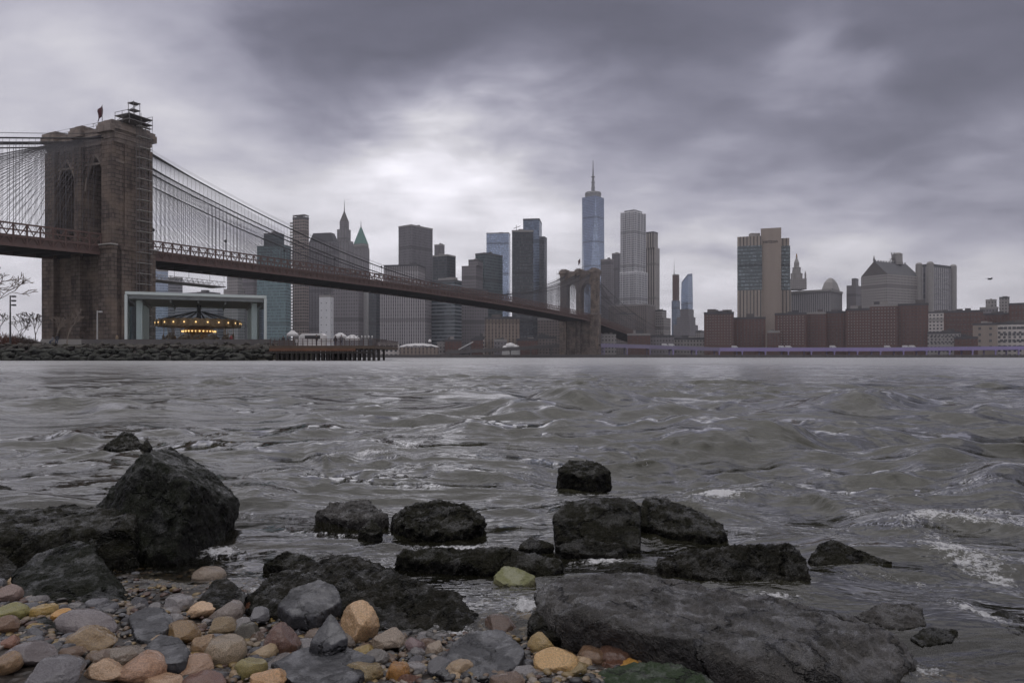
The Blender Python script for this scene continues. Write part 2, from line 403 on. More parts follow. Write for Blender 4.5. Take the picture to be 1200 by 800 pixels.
for L in lam:
    spread = .35 if L > 3 else (.55 if L > 1.2 else (.6 if L > .5 else .85))
    a = rng.normal(-math.pi / 2 + .12, spread); kx, ky = math.cos(a), math.sin(a); k = 2 * math.pi / L
    st = .013 if L > 3 else (.023 if L > 1.2 else (.040 if L > .5 else (.042 if L > .22 else .030)))
    amp = st / k * np.clip((L / spc - 2.2) / 2.5, 0, 1)
    amp = amp * (g_big if L > 1.2 else (g_sm if L > .3 else g_fine))
    amp = amp * (shallow if L > .5 else np.clip(shallow * 1.6, 0, 1))
    warp = .3 * L * WARPF[0 if L > 3 else (1 if L > 1.2 else (2 if L > .5 else 3))]
    ph = k * (kx * x + ky * y + warp) + rng.uniform(0, 6.28)
    dz += amp * (2 * ((np.sin(ph) + 1) / 2) ** 1.7 - .85); ddx += .8 * amp * kx * np.cos(ph); ddy += .8 * amp * ky * np.cos(ph)
crest_foam = np.zeros_like(x)
def ridge(pxa, pya, pxb, pyb, z, sf, sb, foam=0.0, wob=.25, seed=0):
    """one low wave, crest running between two points of the water, steep side towards the beach"""
    global dz, crest_foam
    A, B = pz(pxa, pya, z), pz(pxb, pyb, z); d = (B - A).xy; L = d.length; d /= L; nrm = Vector((-d.y, d.x))
    s = (x - A.x) * d.x + (y - A.y) * d.y; w = fbm(p3(s, s * 0 + seed, 1.6 / L * 2), 3, 50 + seed) * wob
    q = (x - A.x) * nrm.x + (y - A.y) * nrm.y - w
    m = np.clip(1 - np.abs((s / L - .5) * 2) ** 3, 0, 1); m = m * (.72 + .45 * fbm(p3(s, s * 0 + 7 * seed, 2.2), 3, 60 + seed))
    prof = np.where(q < 0, np.exp(-(q / sf) ** 2), np.exp(-np.abs(q / sb) ** 1.5))
    dz = dz + z * m * prof
    crest_foam = crest_foam + foam * np.clip(m, 0, 1) * np.exp(-((q + .25 * sf) / (.55 * sf)) ** 2)
ridge(660, 476, 940, 466, .13, .26, .8, 0, .3, 1)
ridge(860, 472, 1140, 459, .17, .30, .9, 0, .35, 21)
ridge(1060, 480, 1320, 468, .14, .26, .8, 0, .3, 22)
ridge(820, 512, 1040, 505, .06, .14, .4, .1, .15, 23)
ridge(300, 505, 560, 498, .06, .16, .5, .0, .2, 24)
ridge(160, 545, 380, 538, .045, .12, .3, .25, .12, 25)
ridge(640, 575, 900, 590, .03, .09, .25, .2, .1, 26)
ridge(780, 497, 1260, 480, .15, .30, .7, 0, .25, 2)
ridge(480, 492, 900, 500, .10, .28, .7, 0, .25, 3)
ridge(350, 527, 480, 523, .06, .13, .35, .35, .16, 4)
ridge(500, 540, 660, 535, .06, .14, .35, .15, .1, 5)
ridge(800, 557, 1010, 566, .05, .13, .3, .35, .12, 6)
ridge(1010, 588, 1230, 578, .07, .13, .35, .6, .1, 7)
ridge(60, 500, 260, 492, .09, .2, .5, .18, .2, 8)
ridge(560, 462, 800, 455, .2, .45, 1.2, 0, .4, 9)
ridge(-60, 470, 300, 462, .14, .4, 1.0, 0, .4, 10)
ridge(640, 612, 820, 604, .03, .1, .25, .2, .08, 11)
ridge(930, 640, 1210, 622, .04, .1, .25, .15, .08, 12)
ridge(230, 560, 420, 572, .05, .12, .3, .1, .1, 13)
ridge(900, 520, 1200, 527, .07, .2, .5, 0, .2, 14)
fpatch = np.zeros_like(x)
def patch(px, py, rx, ry, a):
    global fpatch
    c = pz(px, py, .02); k = c.y / F; sy = ry * c.y * c.y / 510
    fpatch = fpatch + a * np.exp(-((x - c.x) / (rx * k)) ** 2 - ((y - c.y) / sy) ** 2)
for p in [(830, 563, 36, 10, 1.0), (800, 578, 40, 6, .5), (1105, 632, 50, 14, .95), (1090, 610, 30, 8, .6), (1150, 655, 50, 10, .6), (1140, 705, 16, 22, .95),
          (1170, 668, 26, 8, .7), (560, 628, 70, 9, .62), (470, 640, 50, 7, .5), (615, 703, 14, 10, .9), (600, 690, 50, 20, .42), (330, 672, 45, 20, .6), (300, 690, 40, 12, .5),
          (430, 532, 60, 10, .42), (470, 523, 24, 6, .5), (300, 590, 60, 8, .35), (960, 600, 80, 8, .35), (1130, 590, 70, 9, .6), (910, 690, 40, 6, .3), (1075, 668, 40, 8, .5),
          (520, 720, 40, 16, .55), (600, 770, 25, 16, .8), (490, 780, 18, 14, .7), (700, 640, 60, 8, .35), (560, 560, 120, 12, .2), (1120, 770, 60, 14, .3), (30, 610, 40, 6, .4), (260, 632, 30, 6, .45)]: patch(*p)
for p in [(700, 643, 58, 6, .5), (800, 625, 52, 6, .5), (862, 692, 95, 6, .45), (1000, 660, 55, 5, .5), (520, 624, 64, 6, .5), (685, 560, 40, 5, .55), (252, 634, 34, 10, .5), (570, 670, 110, 6, .45), (1080, 772, 26, 14, .55), (410, 610, 55, 6, .5), (150, 528, 36, 4, .5), (545, 735, 22, 14, .5), (420, 650, 60, 8, .4), (1000, 560, 120, 8, .3), (760, 540, 140, 8, .28), (1150, 560, 60, 6, .4), (200, 560, 120, 8, .25)]: patch(*p)
foam = np.clip(crest_foam * 1.05 + fpatch * .92, 0, 1.1)
slope_y = np.gradient(dz.reshape(WX.shape), axis=0).ravel() / spc
foam += np.clip(shallow * (np.abs(slope_y) - .55), 0, .25)
dz += np.clip(foam, 0, 1) * np.clip(fbm(p3(x, y, 60), 3, 77), -.2, 1) * .007 * (RR.ravel() < 9)
far = np.clip((RR.ravel() - 100) / 300, 0, 1)
dz *= (1 - far); ddx *= (1 - far); ddy *= (1 - far)
t = NT('river water'); o = t.n('ShaderNodeTexCoord').outputs['Object']
t.t.nodes.remove(t.p)
fa = t.n('ShaderNodeAttribute', attribute_name='foam').outputs['Fac']; da = t.n('ShaderNodeAttribute', attribute_name='depth').outputs['Fac']
mp = t.n('ShaderNodeMapping'); t.t.links.new(o, mp.inputs[0]); mp.inputs['Scale'].default_value = (.7, 1.5, 1)
def ridged(sc, det, rough, dist): return t.ma('SUBTRACT', 1.0, t.ma('ABSOLUTE', t.ma('SUBTRACT', t.ma('MULTIPLY', t.noise(sc, det, rough, mp.outputs[0], dist), 2.0), 1.0)))
hN = t.ma('ADD', t.ma('MULTIPLY', ridged(2.6, 3, .55, .5), .022), t.ma('MULTIPLY', ridged(9, 3, .6, .4), .007))
hN = t.ma('ADD', hN, t.ma('ADD', t.ma('MULTIPLY', ridged(.7, 3, .55, .5), .05), t.ma('MULTIPLY', t.noise(.12, 5, .62, mp.outputs[0], .5), .8)))
hN = t.ma('ADD', hN, t.ma('MULTIPLY', t.noise(.028, 6, .68, mp.outputs[0], .6), 2.2))
bmp = t.bump(hN, 1.0, .62)
fn = t.ma('ADD', t.ma('MULTIPLY', t.noise(52, 7, .75, o, .3), .8), t.ma('MULTIPLY', t.noise(6, 3, .6, o, .5), .42))
vf = t.n('ShaderNodeTexVoronoi', feature='DISTANCE_TO_EDGE'); vf.inputs['Scale'].default_value = 42
wv = t.n('ShaderNodeVectorMath', operation='ADD'); t.t.links.new(o, wv.inputs[0])
sc_ = t.n('ShaderNodeVectorMath', operation='SCALE'); t.t.links.new(t.noise(7, 4, .6, o, 0, True), sc_.inputs[0]); sc_.inputs['Scale'].default_value = .16; t.t.links.new(sc_.outputs[0], wv.inputs[1])
t.t.links.new(wv.outputs[0], vf.inputs['Vector'])
web = t.ma('SUBTRACT', 1.0, t.sstep(vf.outputs[0], .0, .16))
fh = t.ma('ADD', t.ma('ADD', fa, t.ma('MULTIPLY', t.ma('SUBTRACT', fn, .62), 2.1)), t.ma('MULTIPLY', t.ma('SUBTRACT', web, .5), .10))
fmask = t.ma('MULTIPLY', t.sstep(fh, .50, .80), t.sstep(fa, .06, .3))
mud = t.n('ShaderNodeBsdfDiffuse'); t.set(mud.inputs[0], t.mix(t.noise(.8, 4, .6, o), (.026, .0255, .0155), (.044, .0430, .028)))
tr = t.n('ShaderNodeBsdfTransparent'); tr.inputs[0].default_value = (.72, .68, .58, 1)
body = t.n('ShaderNodeMixShader'); t.set(body.inputs[0], t.sstep(da, -.03, .24)); t.t.links.new(tr.outputs[0], body.inputs[1]); t.t.links.new(mud.outputs[0], body.inputs[2])
gl = t.n('ShaderNodeBsdfGlossy'); ms_ = t.n('ShaderNodeMapping'); t.t.links.new(o, ms_.inputs[0]); ms_.inputs['Scale'].default_value = (.012, .05, 1); t.set(gl.inputs['Roughness'], t.ma('MULTIPLY', t.n('ShaderNodeAttribute', attribute_name='chop').outputs['Fac'], t.ma('ADD', .45, t.ma('MULTIPLY', t.noise(1.0, 5, .65, ms_.outputs[0], .4), 1.1)))); t.t.links.new(bmp, gl.inputs['Normal'])
fr = t.n('ShaderNodeLayerWeight'); fr.inputs[0].default_value = .5; t.t.links.new(bmp, fr.inputs['Normal'])
sur = t.n('ShaderNodeMixShader'); t.set(sur.inputs[0], t.ma('ADD', .02, t.ma('MULTIPLY', .98, t.ma('POWER', fr.outputs['Facing'], 3.05)))); t.t.links.new(body.outputs[0], sur.inputs[1]); t.t.links.new(gl.outputs[0], sur.inputs[2])
fd = t.n('ShaderNodeBsdfDiffuse'); fd.inputs[0].default_value = (.86, .86, .86, 1); t.t.links.new(t.bump(fn, .03, 1.0), fd.inputs['Normal'])
fin = t.n('ShaderNodeMixShader'); t.set(fin.inputs[0], t.ma('MULTIPLY', fmask, .88)); t.t.links.new(sur.outputs[0], fin.inputs[1]); t.t.links.new(fd.outputs[0], fin.inputs[2])
t.t.links.new(fin.outputs[0], t.out.inputs[0]); M['water'] = t.m
me = grid_mesh('river_water', (x + ddx).reshape(WX.shape), (y + ddy).reshape(WX.shape), dz.reshape(WX.shape), M['water'])
chop = .04 + .30 * np.clip((RR.ravel() - 5) / 70, 0, 1) ** .65
for nm, arr in (('foam', foam), ('depth', depth + dz), ('chop', chop)):
    at_ = me.attributes.new(nm, 'FLOAT', 'POINT'); at_.data.foreach_set('value', arr.astype(np.float32))
o = bpy.data.objects.new('river_water', me); COL.objects.link(o)
tag(o, 'choppy grey river with olive wave faces and foam', None, None, 'structure')

# ================================================================== BRIDGE
T1 = Vector((-146.5, 257, 0)); T2 = Vector((65.2, 695, 0))
AX = (T2 - T1).normalized(); PE = Vector((AX.y, -AX.x, 0)); SPAN = (T2 - T1).length
bridge = empty('suspension_bridge', T1, 'long stone towered suspension bridge with brown deck crossing the whole river', 'bridge')
def deck_z(s):
    if s < 0: return 35.3 + .033 * s
    if s > SPAN: d = s - SPAN; return 34 - .078 * min(d, 220) - .025 * max(0, d - 220)
    return 35.3 - 1.3 * s / SPAN + 3.2 * 4 * s * (SPAN - s) / SPAN ** 2
def bp(s, w, z): return T1 + AX * s + PE * w + Vector((0, 0, z))
def stone_tower(s0, top, deck, apex, label, hw=17.8, hd=6.2, a=5.1, gm='granite'):
    C = T1 + AX * s0
    P3 = lambda w, d, z: C + PE * w + AX * d + Vector((0, 0, z))
    tw = empty('stone_tower', C - wloc(bridge)); tw.parent = bridge; tw['label'] = label
    c1 = 7.9; spring = apex - 11.5
    def arch(c, side):   # pointed arch half from springing to apex
        pts = []; Rr = (a * a + (apex - spring) ** 2) / (2 * a)
        for i in range(9):
            z = spring + (apex - spring) * i / 8; xx = math.sqrt(max(Rr * Rr - (z - spring) ** 2, 0)) - (Rr - a)
            pts.append((c + side * xx, z))
        pts[-1] = (c, apex); return pts
    mb = MB(); base = lambda w, z: P3(w, -hd, z); D = AX * 2 * hd
    zt = top - 4.5
    mb.extrude([(-hw, deck), (-c1 - a, deck)] + arch(-c1, -1) + [(-c1, zt), (-hw, zt)], base, D)
    mb.extrude([(hw, zt), (c1, zt)] + arch(c1, 1)[::-1] + [(c1 + a, deck), (hw, deck)], base, D)
    mb.extrude([(-c1 + a, deck), (c1 - a, deck)] + arch(c1, -1) + [(c1, zt), (-c1, zt)] + arch(-c1, 1)[::-1], base, D)
    mb.build('upper_wall', M[gm], tw)
    def blk(mb, w0, w1, d0, d1, z0, z1, w0b=None):
        e = [(P3(w0, d0, 0)), (P3(w1, d0, 0)), (P3(w1, d1, 0)), (P3(w0, d1, 0))]
        mb.prism([(p.x, p.y) for p in e], z0, z1, True, True)
    mb = MB()
    blk(mb, -hw + .1, hw - .1, -hd - .1, hd + .1, -2, deck + .02)
    mb.build('lower_wall', M[gm], tw)
    for w in (-15.4, 0, 15.4):
        for sgn in (-1, 1):
            m2 = MB(); wd = 2.75 if w else 1.9
            d0, d1 = sorted((sgn * (hd + .12), sgn * (hd + 1.5)))
            blk(m2, w - wd, w + wd, d0, d1, deck + 1.5, zt - 3)
            blk(m2, w - wd - .6, w + wd + .6, d0, sgn * (hd + 2.2) if sgn > 0 else d1, -2, deck + .4) if sgn > 0 else blk(m2, w - wd - .6, w + wd + .6, -(hd + 2.2), d1, -2, deck + .4)
            blk(m2, w - wd - .9, w + wd + .9, *sorted((sgn * (hd + .14), sgn * (hd + 2.6))), deck + .4, deck + 1.5)
            m2.build('buttress', M[gm], tw); m4 = MB(); blk(m4, w - wd - 1.1, w + wd + 1.1, *sorted((sgn * (hd + .15), sgn * (hd + 2.8))), deck + 1.51, deck + 1.9); m4.build('ledge', M['scaffold_board'], tw)
    for sgn in (-1, 1):      # end buttresses
        m2 = MB()
        blk(m2, *sorted((sgn * (hw + .02), sgn * (hw + .6))), -3.2, 3.2, deck + 1.5, zt - 3)
        blk(m2, *sorted((sgn * (hw + .02), sgn * (hw + 1.0))), -4.6, 4.6, -2, deck + .4)
        blk(m2, *sorted((sgn * (hw + .02), sgn * (hw + 1.3))), -5.2, 5.2, deck + .4, deck + 1.5)
        m2.build('buttress', M[gm], tw)
    mb = MB()
    for (e, z0, z1) in ((.35, zt - 9.6, zt - 8.9), (.5, zt - 3, zt - 1.6), (.8, zt - 1.6, zt), (1.1, zt, zt + 1.2), (1.4, zt + 1.2, zt + 2.2)):
        blk(mb, -hw - e, hw + e, -hd - e, hd + e, z0, z1)
    for w in (-15.2, 0, 15.2):
        wd = 2.7 if w else 2.3
        blk(mb, w - wd - 1, w + wd + 1, -hd - 2.6, hd + 2.6, zt + .3, zt + 2.6)
        blk(mb, w - wd - .5, w + wd + .5, -hd - 2.4, hd + 2.4, zt + 2.6, zt + 3.6)
        blk(mb, w - wd + .4, w + wd - .4, -hd - 1, hd + 1, zt + 3.6, top)
    mb.build('cornice', M['limestone'], tw)
    for c in (-c1, c1):      # arch mouldings on the two faces
        for sgn in (-1, 1):
            for side in (-1, 1):
                L = arch(c, side); L = [(w + side * .35, z) for w, z in L[:-1]] + [(c, apex + .5)]
                MB().tube([P3(w, sgn * (hd + .1), z) for w, z in L], .45, 5).build('arch_moulding', M['limestone'], tw)
    mb = MB()
    for w in (-17, -3, 3, 17):
        for (wa, wb) in ((w - 1, w + 1),):
            for dd in (-4, 4): mb.bar(P3(w, dd, top), P3(w, dd, top + 1.4), .12)
            mb.bar(P3(w, -4, top + 1.4), P3(w, 4, top + 1.4), .12)
    for dd in (-7, 7):
        mb.bar(P3(-17, dd, zt + 3.4), P3(17, dd, zt + 3.4), .1); mb.bar(P3(-17, dd, zt + 4.4), P3(17, dd, zt + 4.4), .08)
    mb.build('roof_railing', M['steel_grey'], tw)
    return tw
TW1 = stone_tower(0, 80.2, 36.5, 69.0, 'nearer brown granite tower at left, two pointed arches seen at an angle')
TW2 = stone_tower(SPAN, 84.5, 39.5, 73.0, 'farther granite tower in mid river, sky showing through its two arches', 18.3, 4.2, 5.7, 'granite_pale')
# deck
svals = np.concatenate([np.linspace(-200, 0, 21), np.linspace(0, SPAN, 49)[1:], np.linspace(SPAN, SPAN + 430, 36)[1:]])
mb = MB()
for i in range(len(svals) - 1):
    s0, s1 = svals[i], svals[i + 1]; z0, z1 = deck_z(s0), deck_z(s1)
    b = len(mb.v)
    for (s_, z_) in ((s0, z0), (s1, z1)):
        for w, h in ((-12.6, 1.6), (-12.6, 2.6), (12.6, 2.6), (12.6, 1.6)): mb.v.append(tuple(bp(s_, w, z_ + h)))
    for k in range(4): mb.face((b + k, b + (k + 1) % 4, b + 4 + (k + 1) % 4, b + 4 + k))
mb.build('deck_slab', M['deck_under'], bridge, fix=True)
mb = MB()
for s_ in np.arange(-196, SPAN + 425, 7.0):
    z_ = deck_z(s_); mb.box(bp(s_, 0, z_ + .8), (25, .5, 1.5), math.atan2(PE.y, PE.x))
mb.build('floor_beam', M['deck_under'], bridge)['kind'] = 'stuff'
for w in (-12.9, 12.9):
    mb = MB(); st = 4.0
    ss = np.arange(-200, SPAN + 430, st)
    for s0 in ss:
        s1 = min(s0 + st, SPAN + 430); a0, a1 = deck_z(s0), deck_z(s1)
        for h, th in ((.3, .9), (2.9, .5), (4.9, .4), (6.8, .5)): mb.bar(bp(s0, w, a0 + h), bp(s1, w, a1 + h), .35, th)
        mb.bar(bp(s0, w, a0), bp(s0, w, a0 + 6.8), .45, .4)
        mb.bar(bp(s0, w, a0 + .3), bp(s1, w, a1 + 6.8), .22); mb.bar(bp(s0, w, a0 + 6.8), bp(s1, w, a1 + .3), .22)
        m_ = (a0 + a1) / 2; mb.bar(bp((s0 + s1) / 2, w, m_ + 1.0), bp((s0 + s1) / 2, w, m_ + 3.0), st * .92, .1) if False else None
    mb.build('stiffening_truss', M['truss_brown'], bridge)
    mb = MB()
    for s0 in np.arange(-200, SPAN + 430, 8.0):
        s1 = min(s0 + 8, SPAN + 430); a0, a1 = deck_z(s0), deck_z(s1); b = len(mb.v)
        ww = w * .985
        mb.v += [tuple(bp(s0, ww, a0 + .2)), tuple(bp(s1, ww, a1 + .2)), tuple(bp(s1, ww, a1 + 3.5)), tuple(bp(s0, ww, a0 + 3.5))]
        mb.v += [tuple(bp(s0, ww * .99, a0 + .2)), tuple(bp(s1, ww * .99, a1 + .2)), tuple(bp(s1, ww * .99, a1 + 3.5)), tuple(bp(s0, ww * .99, a0 + 3.5))]
        for q in ((0, 1, 2, 3), (4, 7, 6, 5), (3, 2, 6, 7), (0, 4, 5, 1)): mb.face([b + k for k in q])
    mb.build('fascia_girder', M['deck_brown'], bridge)
# cables
CW = (-12.4, -2.2, 2.2, 12.4); ZT1, ZT2, ZM = 76.6, 79.5, 43.5
def cable_z(s):
    if s < 0: return ZT1 + .29 * s + .00042 * s * s
    if s > SPAN: d = s - SPAN; return ZT2 - .27 * d + .00040 * d * d
    h = SPAN / 2; zt = ZT1 if s < h else ZT2
    return ZM + (zt - ZM) * ((s - h) / h) ** 2
for w in CW:
    mb = MB(); mb.tube([bp(s_, w, cable_z(s_)) for s_ in np.concatenate([np.linspace(-190, 0, 20), np.linspace(0, SPAN, 60)[1:], np.linspace(SPAN, SPAN + 260, 25)[1:]])], .26, 6)
    mb.build('main_cable', M['cable'], bridge, smooth=True)
mb = MB()
for w in (-12.4, 12.4):
    for off in (-.5, .5):
        mb.tube([bp(s_, w + off, cable_z(s_) + 1.5) for s_ in np.concatenate([np.linspace(-190, 0, 20), np.linspace(0, SPAN, 60)[1:]])], .045, 4)
mb.build('cable_handrail', M['cable'], bridge)
def bar_mesh(a, b, r): return MB().tube([a, b], r, 4)
sus = []
for w in CW:
    for s_ in np.concatenate([np.arange(-90, -9, 1.9), np.arange(10, SPAN - 8, 1.9), np.arange(SPAN + 10, SPAN + 230, 4)]):
        zd, zc = deck_z(s_) + 6.0, cable_z(s_)
        if zc - zd > .6: sus.append((bp(s_, w, zd), bp(s_, w, zc)))
stay = []
for w in CW:
    for s_ in np.arange(12, 125, 3.0):
        for (s0, sgn, zt) in ((0, 1, ZT1), (0, -1, ZT1), (SPAN, 1, ZT2), (SPAN, -1, ZT2)):
            if s0 == 0 and sgn < 0 and s_ > 90: continue
            s1 = s0 + sgn * s_; zd = deck_z(s1) + 6.0
            stay.append((bp(s0 + sgn * 7.5, w, zt - 1.2), bp(s1, w, zd)))
def key(l):
    a, b = l; m = (a + b) / 2; u = 600 + F * m.x / m.y
    return ((b - a).length / m.y) * (1 if 0 < u < 1200 and 60 < m.y else .05)
for nm, L, r in (('suspender', sus, .055), ('stay_cable', stay, .05)):
    L.sort(key=key, reverse=True)
    for a, b in L[:100]: bar_mesh(a, b, r).build(nm, M['rope'], bridge, fix=False)
    mb = MB()
    for a, b in L[100:]: mb.tube([a, b], r, 4, False)
    mb.build(nm, M['rope'], bridge, fix=False)['kind'] = 'stuff'
# lamps on the deck
for i, s_ in enumerate((12, 45, 78, 112, 150)):
    zb = deck_z(s_) + 6.2; mb = MB(); e = empty('street_lamp', bp(s_, 12.9, zb), 'small twin headed lamp standing on the bridge deck railing', 'street lamp', 'lamps along the bridge deck')
    MB().tube([bp(s_, 12.9, zb), bp(s_, 12.9, zb + 4.2)], .12, 6).build('pole', M['dark'], e)
    mb.lathe(bp(s_, 12.9, zb + 4.1), [(.1, 0), (.5, .2), (.55, .8), (.1, 1.2)], 8); mb.build('lamp_head', M['dark'], e)
# flagpoles
def flagpole(base, h, fw, fh, label):
    e = empty('flagpole', base, label, 'flagpole')
    MB().tube([base, base + Vector((0, 0, h))], [.16, .09], 6).build('pole', M['steel_grey'], e)
    n, m = 10, 6; mb = MB()
    for i in range(n):
        for j in range(m):
            u, v = i / (n - 1), j / (m - 1)
            mb.v.append((base.x - u * fw * .55 + .3 * math.sin(v * 3), base.y + .5 * math.sin(u * 7 + v * 2) * u, base.z + h - .2 - v * fh - u * fh * .55))
    for i in range(n - 1):
        for j in range(m - 1): mb.face((i * m + j, i * m + j + 1, (i + 1) * m + j + 1, (i + 1) * m + j))
    f = mb.build('flag', M['flag'], e, True); md = f.modifiers.new('thick', 'SOLIDIFY'); md.thickness = .05
flagpole(bp(0, 2, 79.5), 10.0, 3.4, 3.8, 'thin pole with dark red flag hanging on top of the nearer stone tower')
flagpole(bp(SPAN, 0, 84), 11, 3.5, 4.5, 'thin pole with small dark flag on top of the farther river tower')
# scaffold up the end of the near tower
def scaffold(C, wdir, ddir, ww, dd, z0, z1, step, label, mast=None, name='scaffold_tower'):
    e = empty(name, C + Vector((0, 0, z0)), label, 'scaffold')
    g = lambda w, d, z: C + wdir * w + ddir * d + Vector((0, 0, z))
    m1, m2, m3 = MB(), MB(), MB()
    for w in (0, ww):
        for d in (-dd, 0, dd): m1.bar(g(w, d, z0), g(w, d, z1), .10)
    k = 0; z = z0 + step
    while z < z1:
        MB().box(g(ww / 2, 0, z), (ww, 2 * dd, .16), math.atan2(wdir.y, wdir.x)).build('platform', M['scaffold_board'], e)
        for w in (0, ww): m3.bar(g(w, -dd, z + 1.1), g(w, dd, z + 1.1), .08)
        m3.bar(g(ww, -dd, z - step), g(ww, dd, z), .1) if k % 2 else m3.bar(g(ww, dd, z - step), g(ww, -dd, z), .1)
        z += step; k += 1
    m1.build('upright', M['scaffold'], e); m3.build('rail', M['scaffold'], e)
    return e
sc = scaffold(bp(2.4, 20.0, 0), PE, AX, 1.5, 2.5, 4, 81, 3.6, 'tall narrow scaffold stair climbing the narrow end of the nearer stone tower')
mb = MB(); g = lambda w, d, z: bp(d, w, z)
for z in (80.6, 82.4): mb.box(bp(0, 18.6, z), (7.5, 9, .25), math.atan2(PE.y, PE.x))
for w in (15, 18.6, 22.2):
    for d in (-4.4, 0, 4.4): mb.bar(g(w, d, 79), g(w, d, 83.7), .13)
for d in (-4.4, 4.4): mb.bar(g(15, d, 83.6), g(22.2, d, 83.6), .12); mb.bar(g(15, d, 80.5), g(22.2, d, 82.4), .12)
for w in (17.4, 20):
    for d in (-1.2, 1.2): mb.bar(g(w, d, 82.4), g(w, d, 87.8), .15)
for z in (85, 87.4): mb.box(bp(0, 18.7, z), (3.0, 2.8, .25), math.atan2(PE.y, PE.x))
mb.bar(g(17.4, -1.2, 85), g(20, 1.2, 87.4), .12)
mb.build('top_platform', M['scaffold'], sc)
scaffold(bp(SPAN, -22.5, 0), PE, AX, 2.4, 4, 34, 86, 5.2, 'scaffold wrapped round the left end of the farther river tower')
# work platform slung under the deck
e = empty('work_platform', bp(25, 10, deck_z(25) - 3.6), 'pale latticed work platform slung below the bridge deck beside the nearer tower', 'work platform')
mb = MB(); z = 29.0
for w in (3, 11):
    for s_ in np.arange(10, 46, 2.4):
        mb.bar(bp(s_, w, z), bp(s_ + 1.2, w, z + 1.8), .14); mb.bar(bp(s_ + 1.2, w, z + 1.8), bp(s_ + 2.4, w, z), .14)
    for zz in (z, z + 1.8): mb.bar(bp(10, w, zz), bp(47, w, zz), .2)
mb.build('lattice', M['offwhite'], e)
mb = MB(); mb.box(bp(28.5, 7, z - .2), (8, 37, .25), math.atan2(PE.y, PE.x)); mb.build('floor_board', M['scaffold'], e)
mb = MB()
for s_ in (12, 29, 46):
    for w in (3, 11): mb.bar(bp(s_, w, z + 1.8), bp(s_, w, deck_z(s_) + 1.6), .1)
mb.build('hanger', M['cable'], e)

# ================================================================== MANHATTAN SIDE
mb = MB(); mb.prism([(-7000, 636), (7000, 636), (7000, 6900), (-7000, 6900)], -1.2, 1.9)
tag(mb.build('city_ground', M['asphalt']), kind='structure')
mb = MB(); mb.prism([(-900, 631), (900, 631), (900, 635.9), (-900, 635.9)], -1.2, 2.4, True, True)
for xx in np.arange(-700, 700, 6.0): mb.box((xx, 630.7, .6), (.6, .5, 3.4))
tag(mb.build('sea_wall', M['concrete_dark']), 'long dark stained sea wall along the far river bank', 'sea wall')

FM = {}
def fm(key, wall, glass, *a, **k):
    wall = tuple(min(.75, x * (1.2 if 'brick' in key and 'grey' not in key or 'tan' in key else 1.75)) for x in wall) if 'glass' not in key else wall
    if k.get('spandrel'): k['spandrel'] = tuple(x * 1.35 for x in k['spandrel'])
    a = (wall, glass) + a
    FM[key] = facade('facade ' + key, *a, **k)
fm('teal', (.11, .175, .18), (.085, .135, .145), 1.6, 3.8, .9, .72, .2)
fm('pale blue', (.26, .30, .36), (.20, .25, .33), 2.0, 3.8, .85, .6, .15, .3)
fm('grey bands', (.15, .145, .155), (.055, .06, .07), 2.5, 3.9, 1.0, .5, .2)
fm('dark bands', (.13, .14, .15), (.045, .06, .065), 3.0, 4.0, 1.0, .55, .15)
fm('ribbed grey', (.24, .225, .225), (.075, .07, .075), 2.6, 3.7, .42, .62, .25, spandrel=(.15, .14, .145))
fm('ribbed dark', (.155, .145, .15), (.05, .05, .055), 2.4, 3.7, .5, .7, .25, spandrel=(.085, .08, .085))
fm('black glass', (.055, .058, .065), (.035, .042, .048), 1.8, 3.8, .8, .7, .12)
fm('teal black', (.05, .065, .07), (.04, .06, .065), 2.6, 3.9, .85, .6, .12)
fm('blue glass', (.24, .28, .36), (.22, .27, .36), 1.6, 4.2, .92, .86, .10, .75)
fm('slate glass', (.16, .19, .24), (.11, .14, .19), 1.6, 3.9, .9, .8, .12, .5)
fm('masonry', (.21, .195, .185), (.05, .05, .052), 3.2, 3.8, .45, .5, .3)
fm('masonry dark', (.135, .125, .128), (.05, .048, .05), 3.0, 3.8, .4, .5, .3)
fm('masonry vertical', (.18, .17, .17), (.06, .058, .06), 3.2, 3.8, .4, .75, .3, spandrel=(.10, .095, .095))
fm('construction', (.20, .165, .145), (.05, .045, .045), 4.2, 4.2, .7, .6, .6)
fm('brown brick', (.125, .070, .057), (.05, .045, .045), 3.4, 2.9, .32, .42, .3)
fm('red brick', (.12, .065, .052), (.05, .045, .045), 3.2, 3.1, .35, .45, .3)
fm('grey brick', (.135, .115, .105), (.04, .038, .04), 3.0, 3.0, .5, .5, .3)
fm('tan ribs', (.27, .22, .18), (.07, .055, .05), 3.4, 3.2, .4, .8, .3)
fm('tan limestone', (.31, .265, .225), (.07, .065, .06), 3.6, 200, .34, .995, .3)
fm('tan blank', (.30, .25, .21), (.28, .235, .2), 9, 9, .05, .05, .8)
fm('green glass', (.12, .135, .14), (.085, .105, .112), 2.0, 3.9, .9, .6, .15, .3, var=.7)
fm('steel waves', (.30, .295, .30), (.07, .075, .085), 3.0, 3.4, .52, .5, .2, .0, .35)
fm('cream flutes', (.30, .275, .25), (.06, .055, .055), 4.2, 3.6, .5, .8, .3, spandrel=(.13, .12, .115))
fm('grid modern', (.25, .235, .235), (.06, .06, .07), 5.0, 7.5, .62, .8, .2, spandrel=(.10, .1, .105))
fm('pale office', (.40, .37, .345), (.05, .05, .055), 4.0, 4.2, .5, .5, .3)
fm('white puzzle', (.44, .44, .45), (.10, .10, .11), 5.5, 7.0, .18, .12, .4)

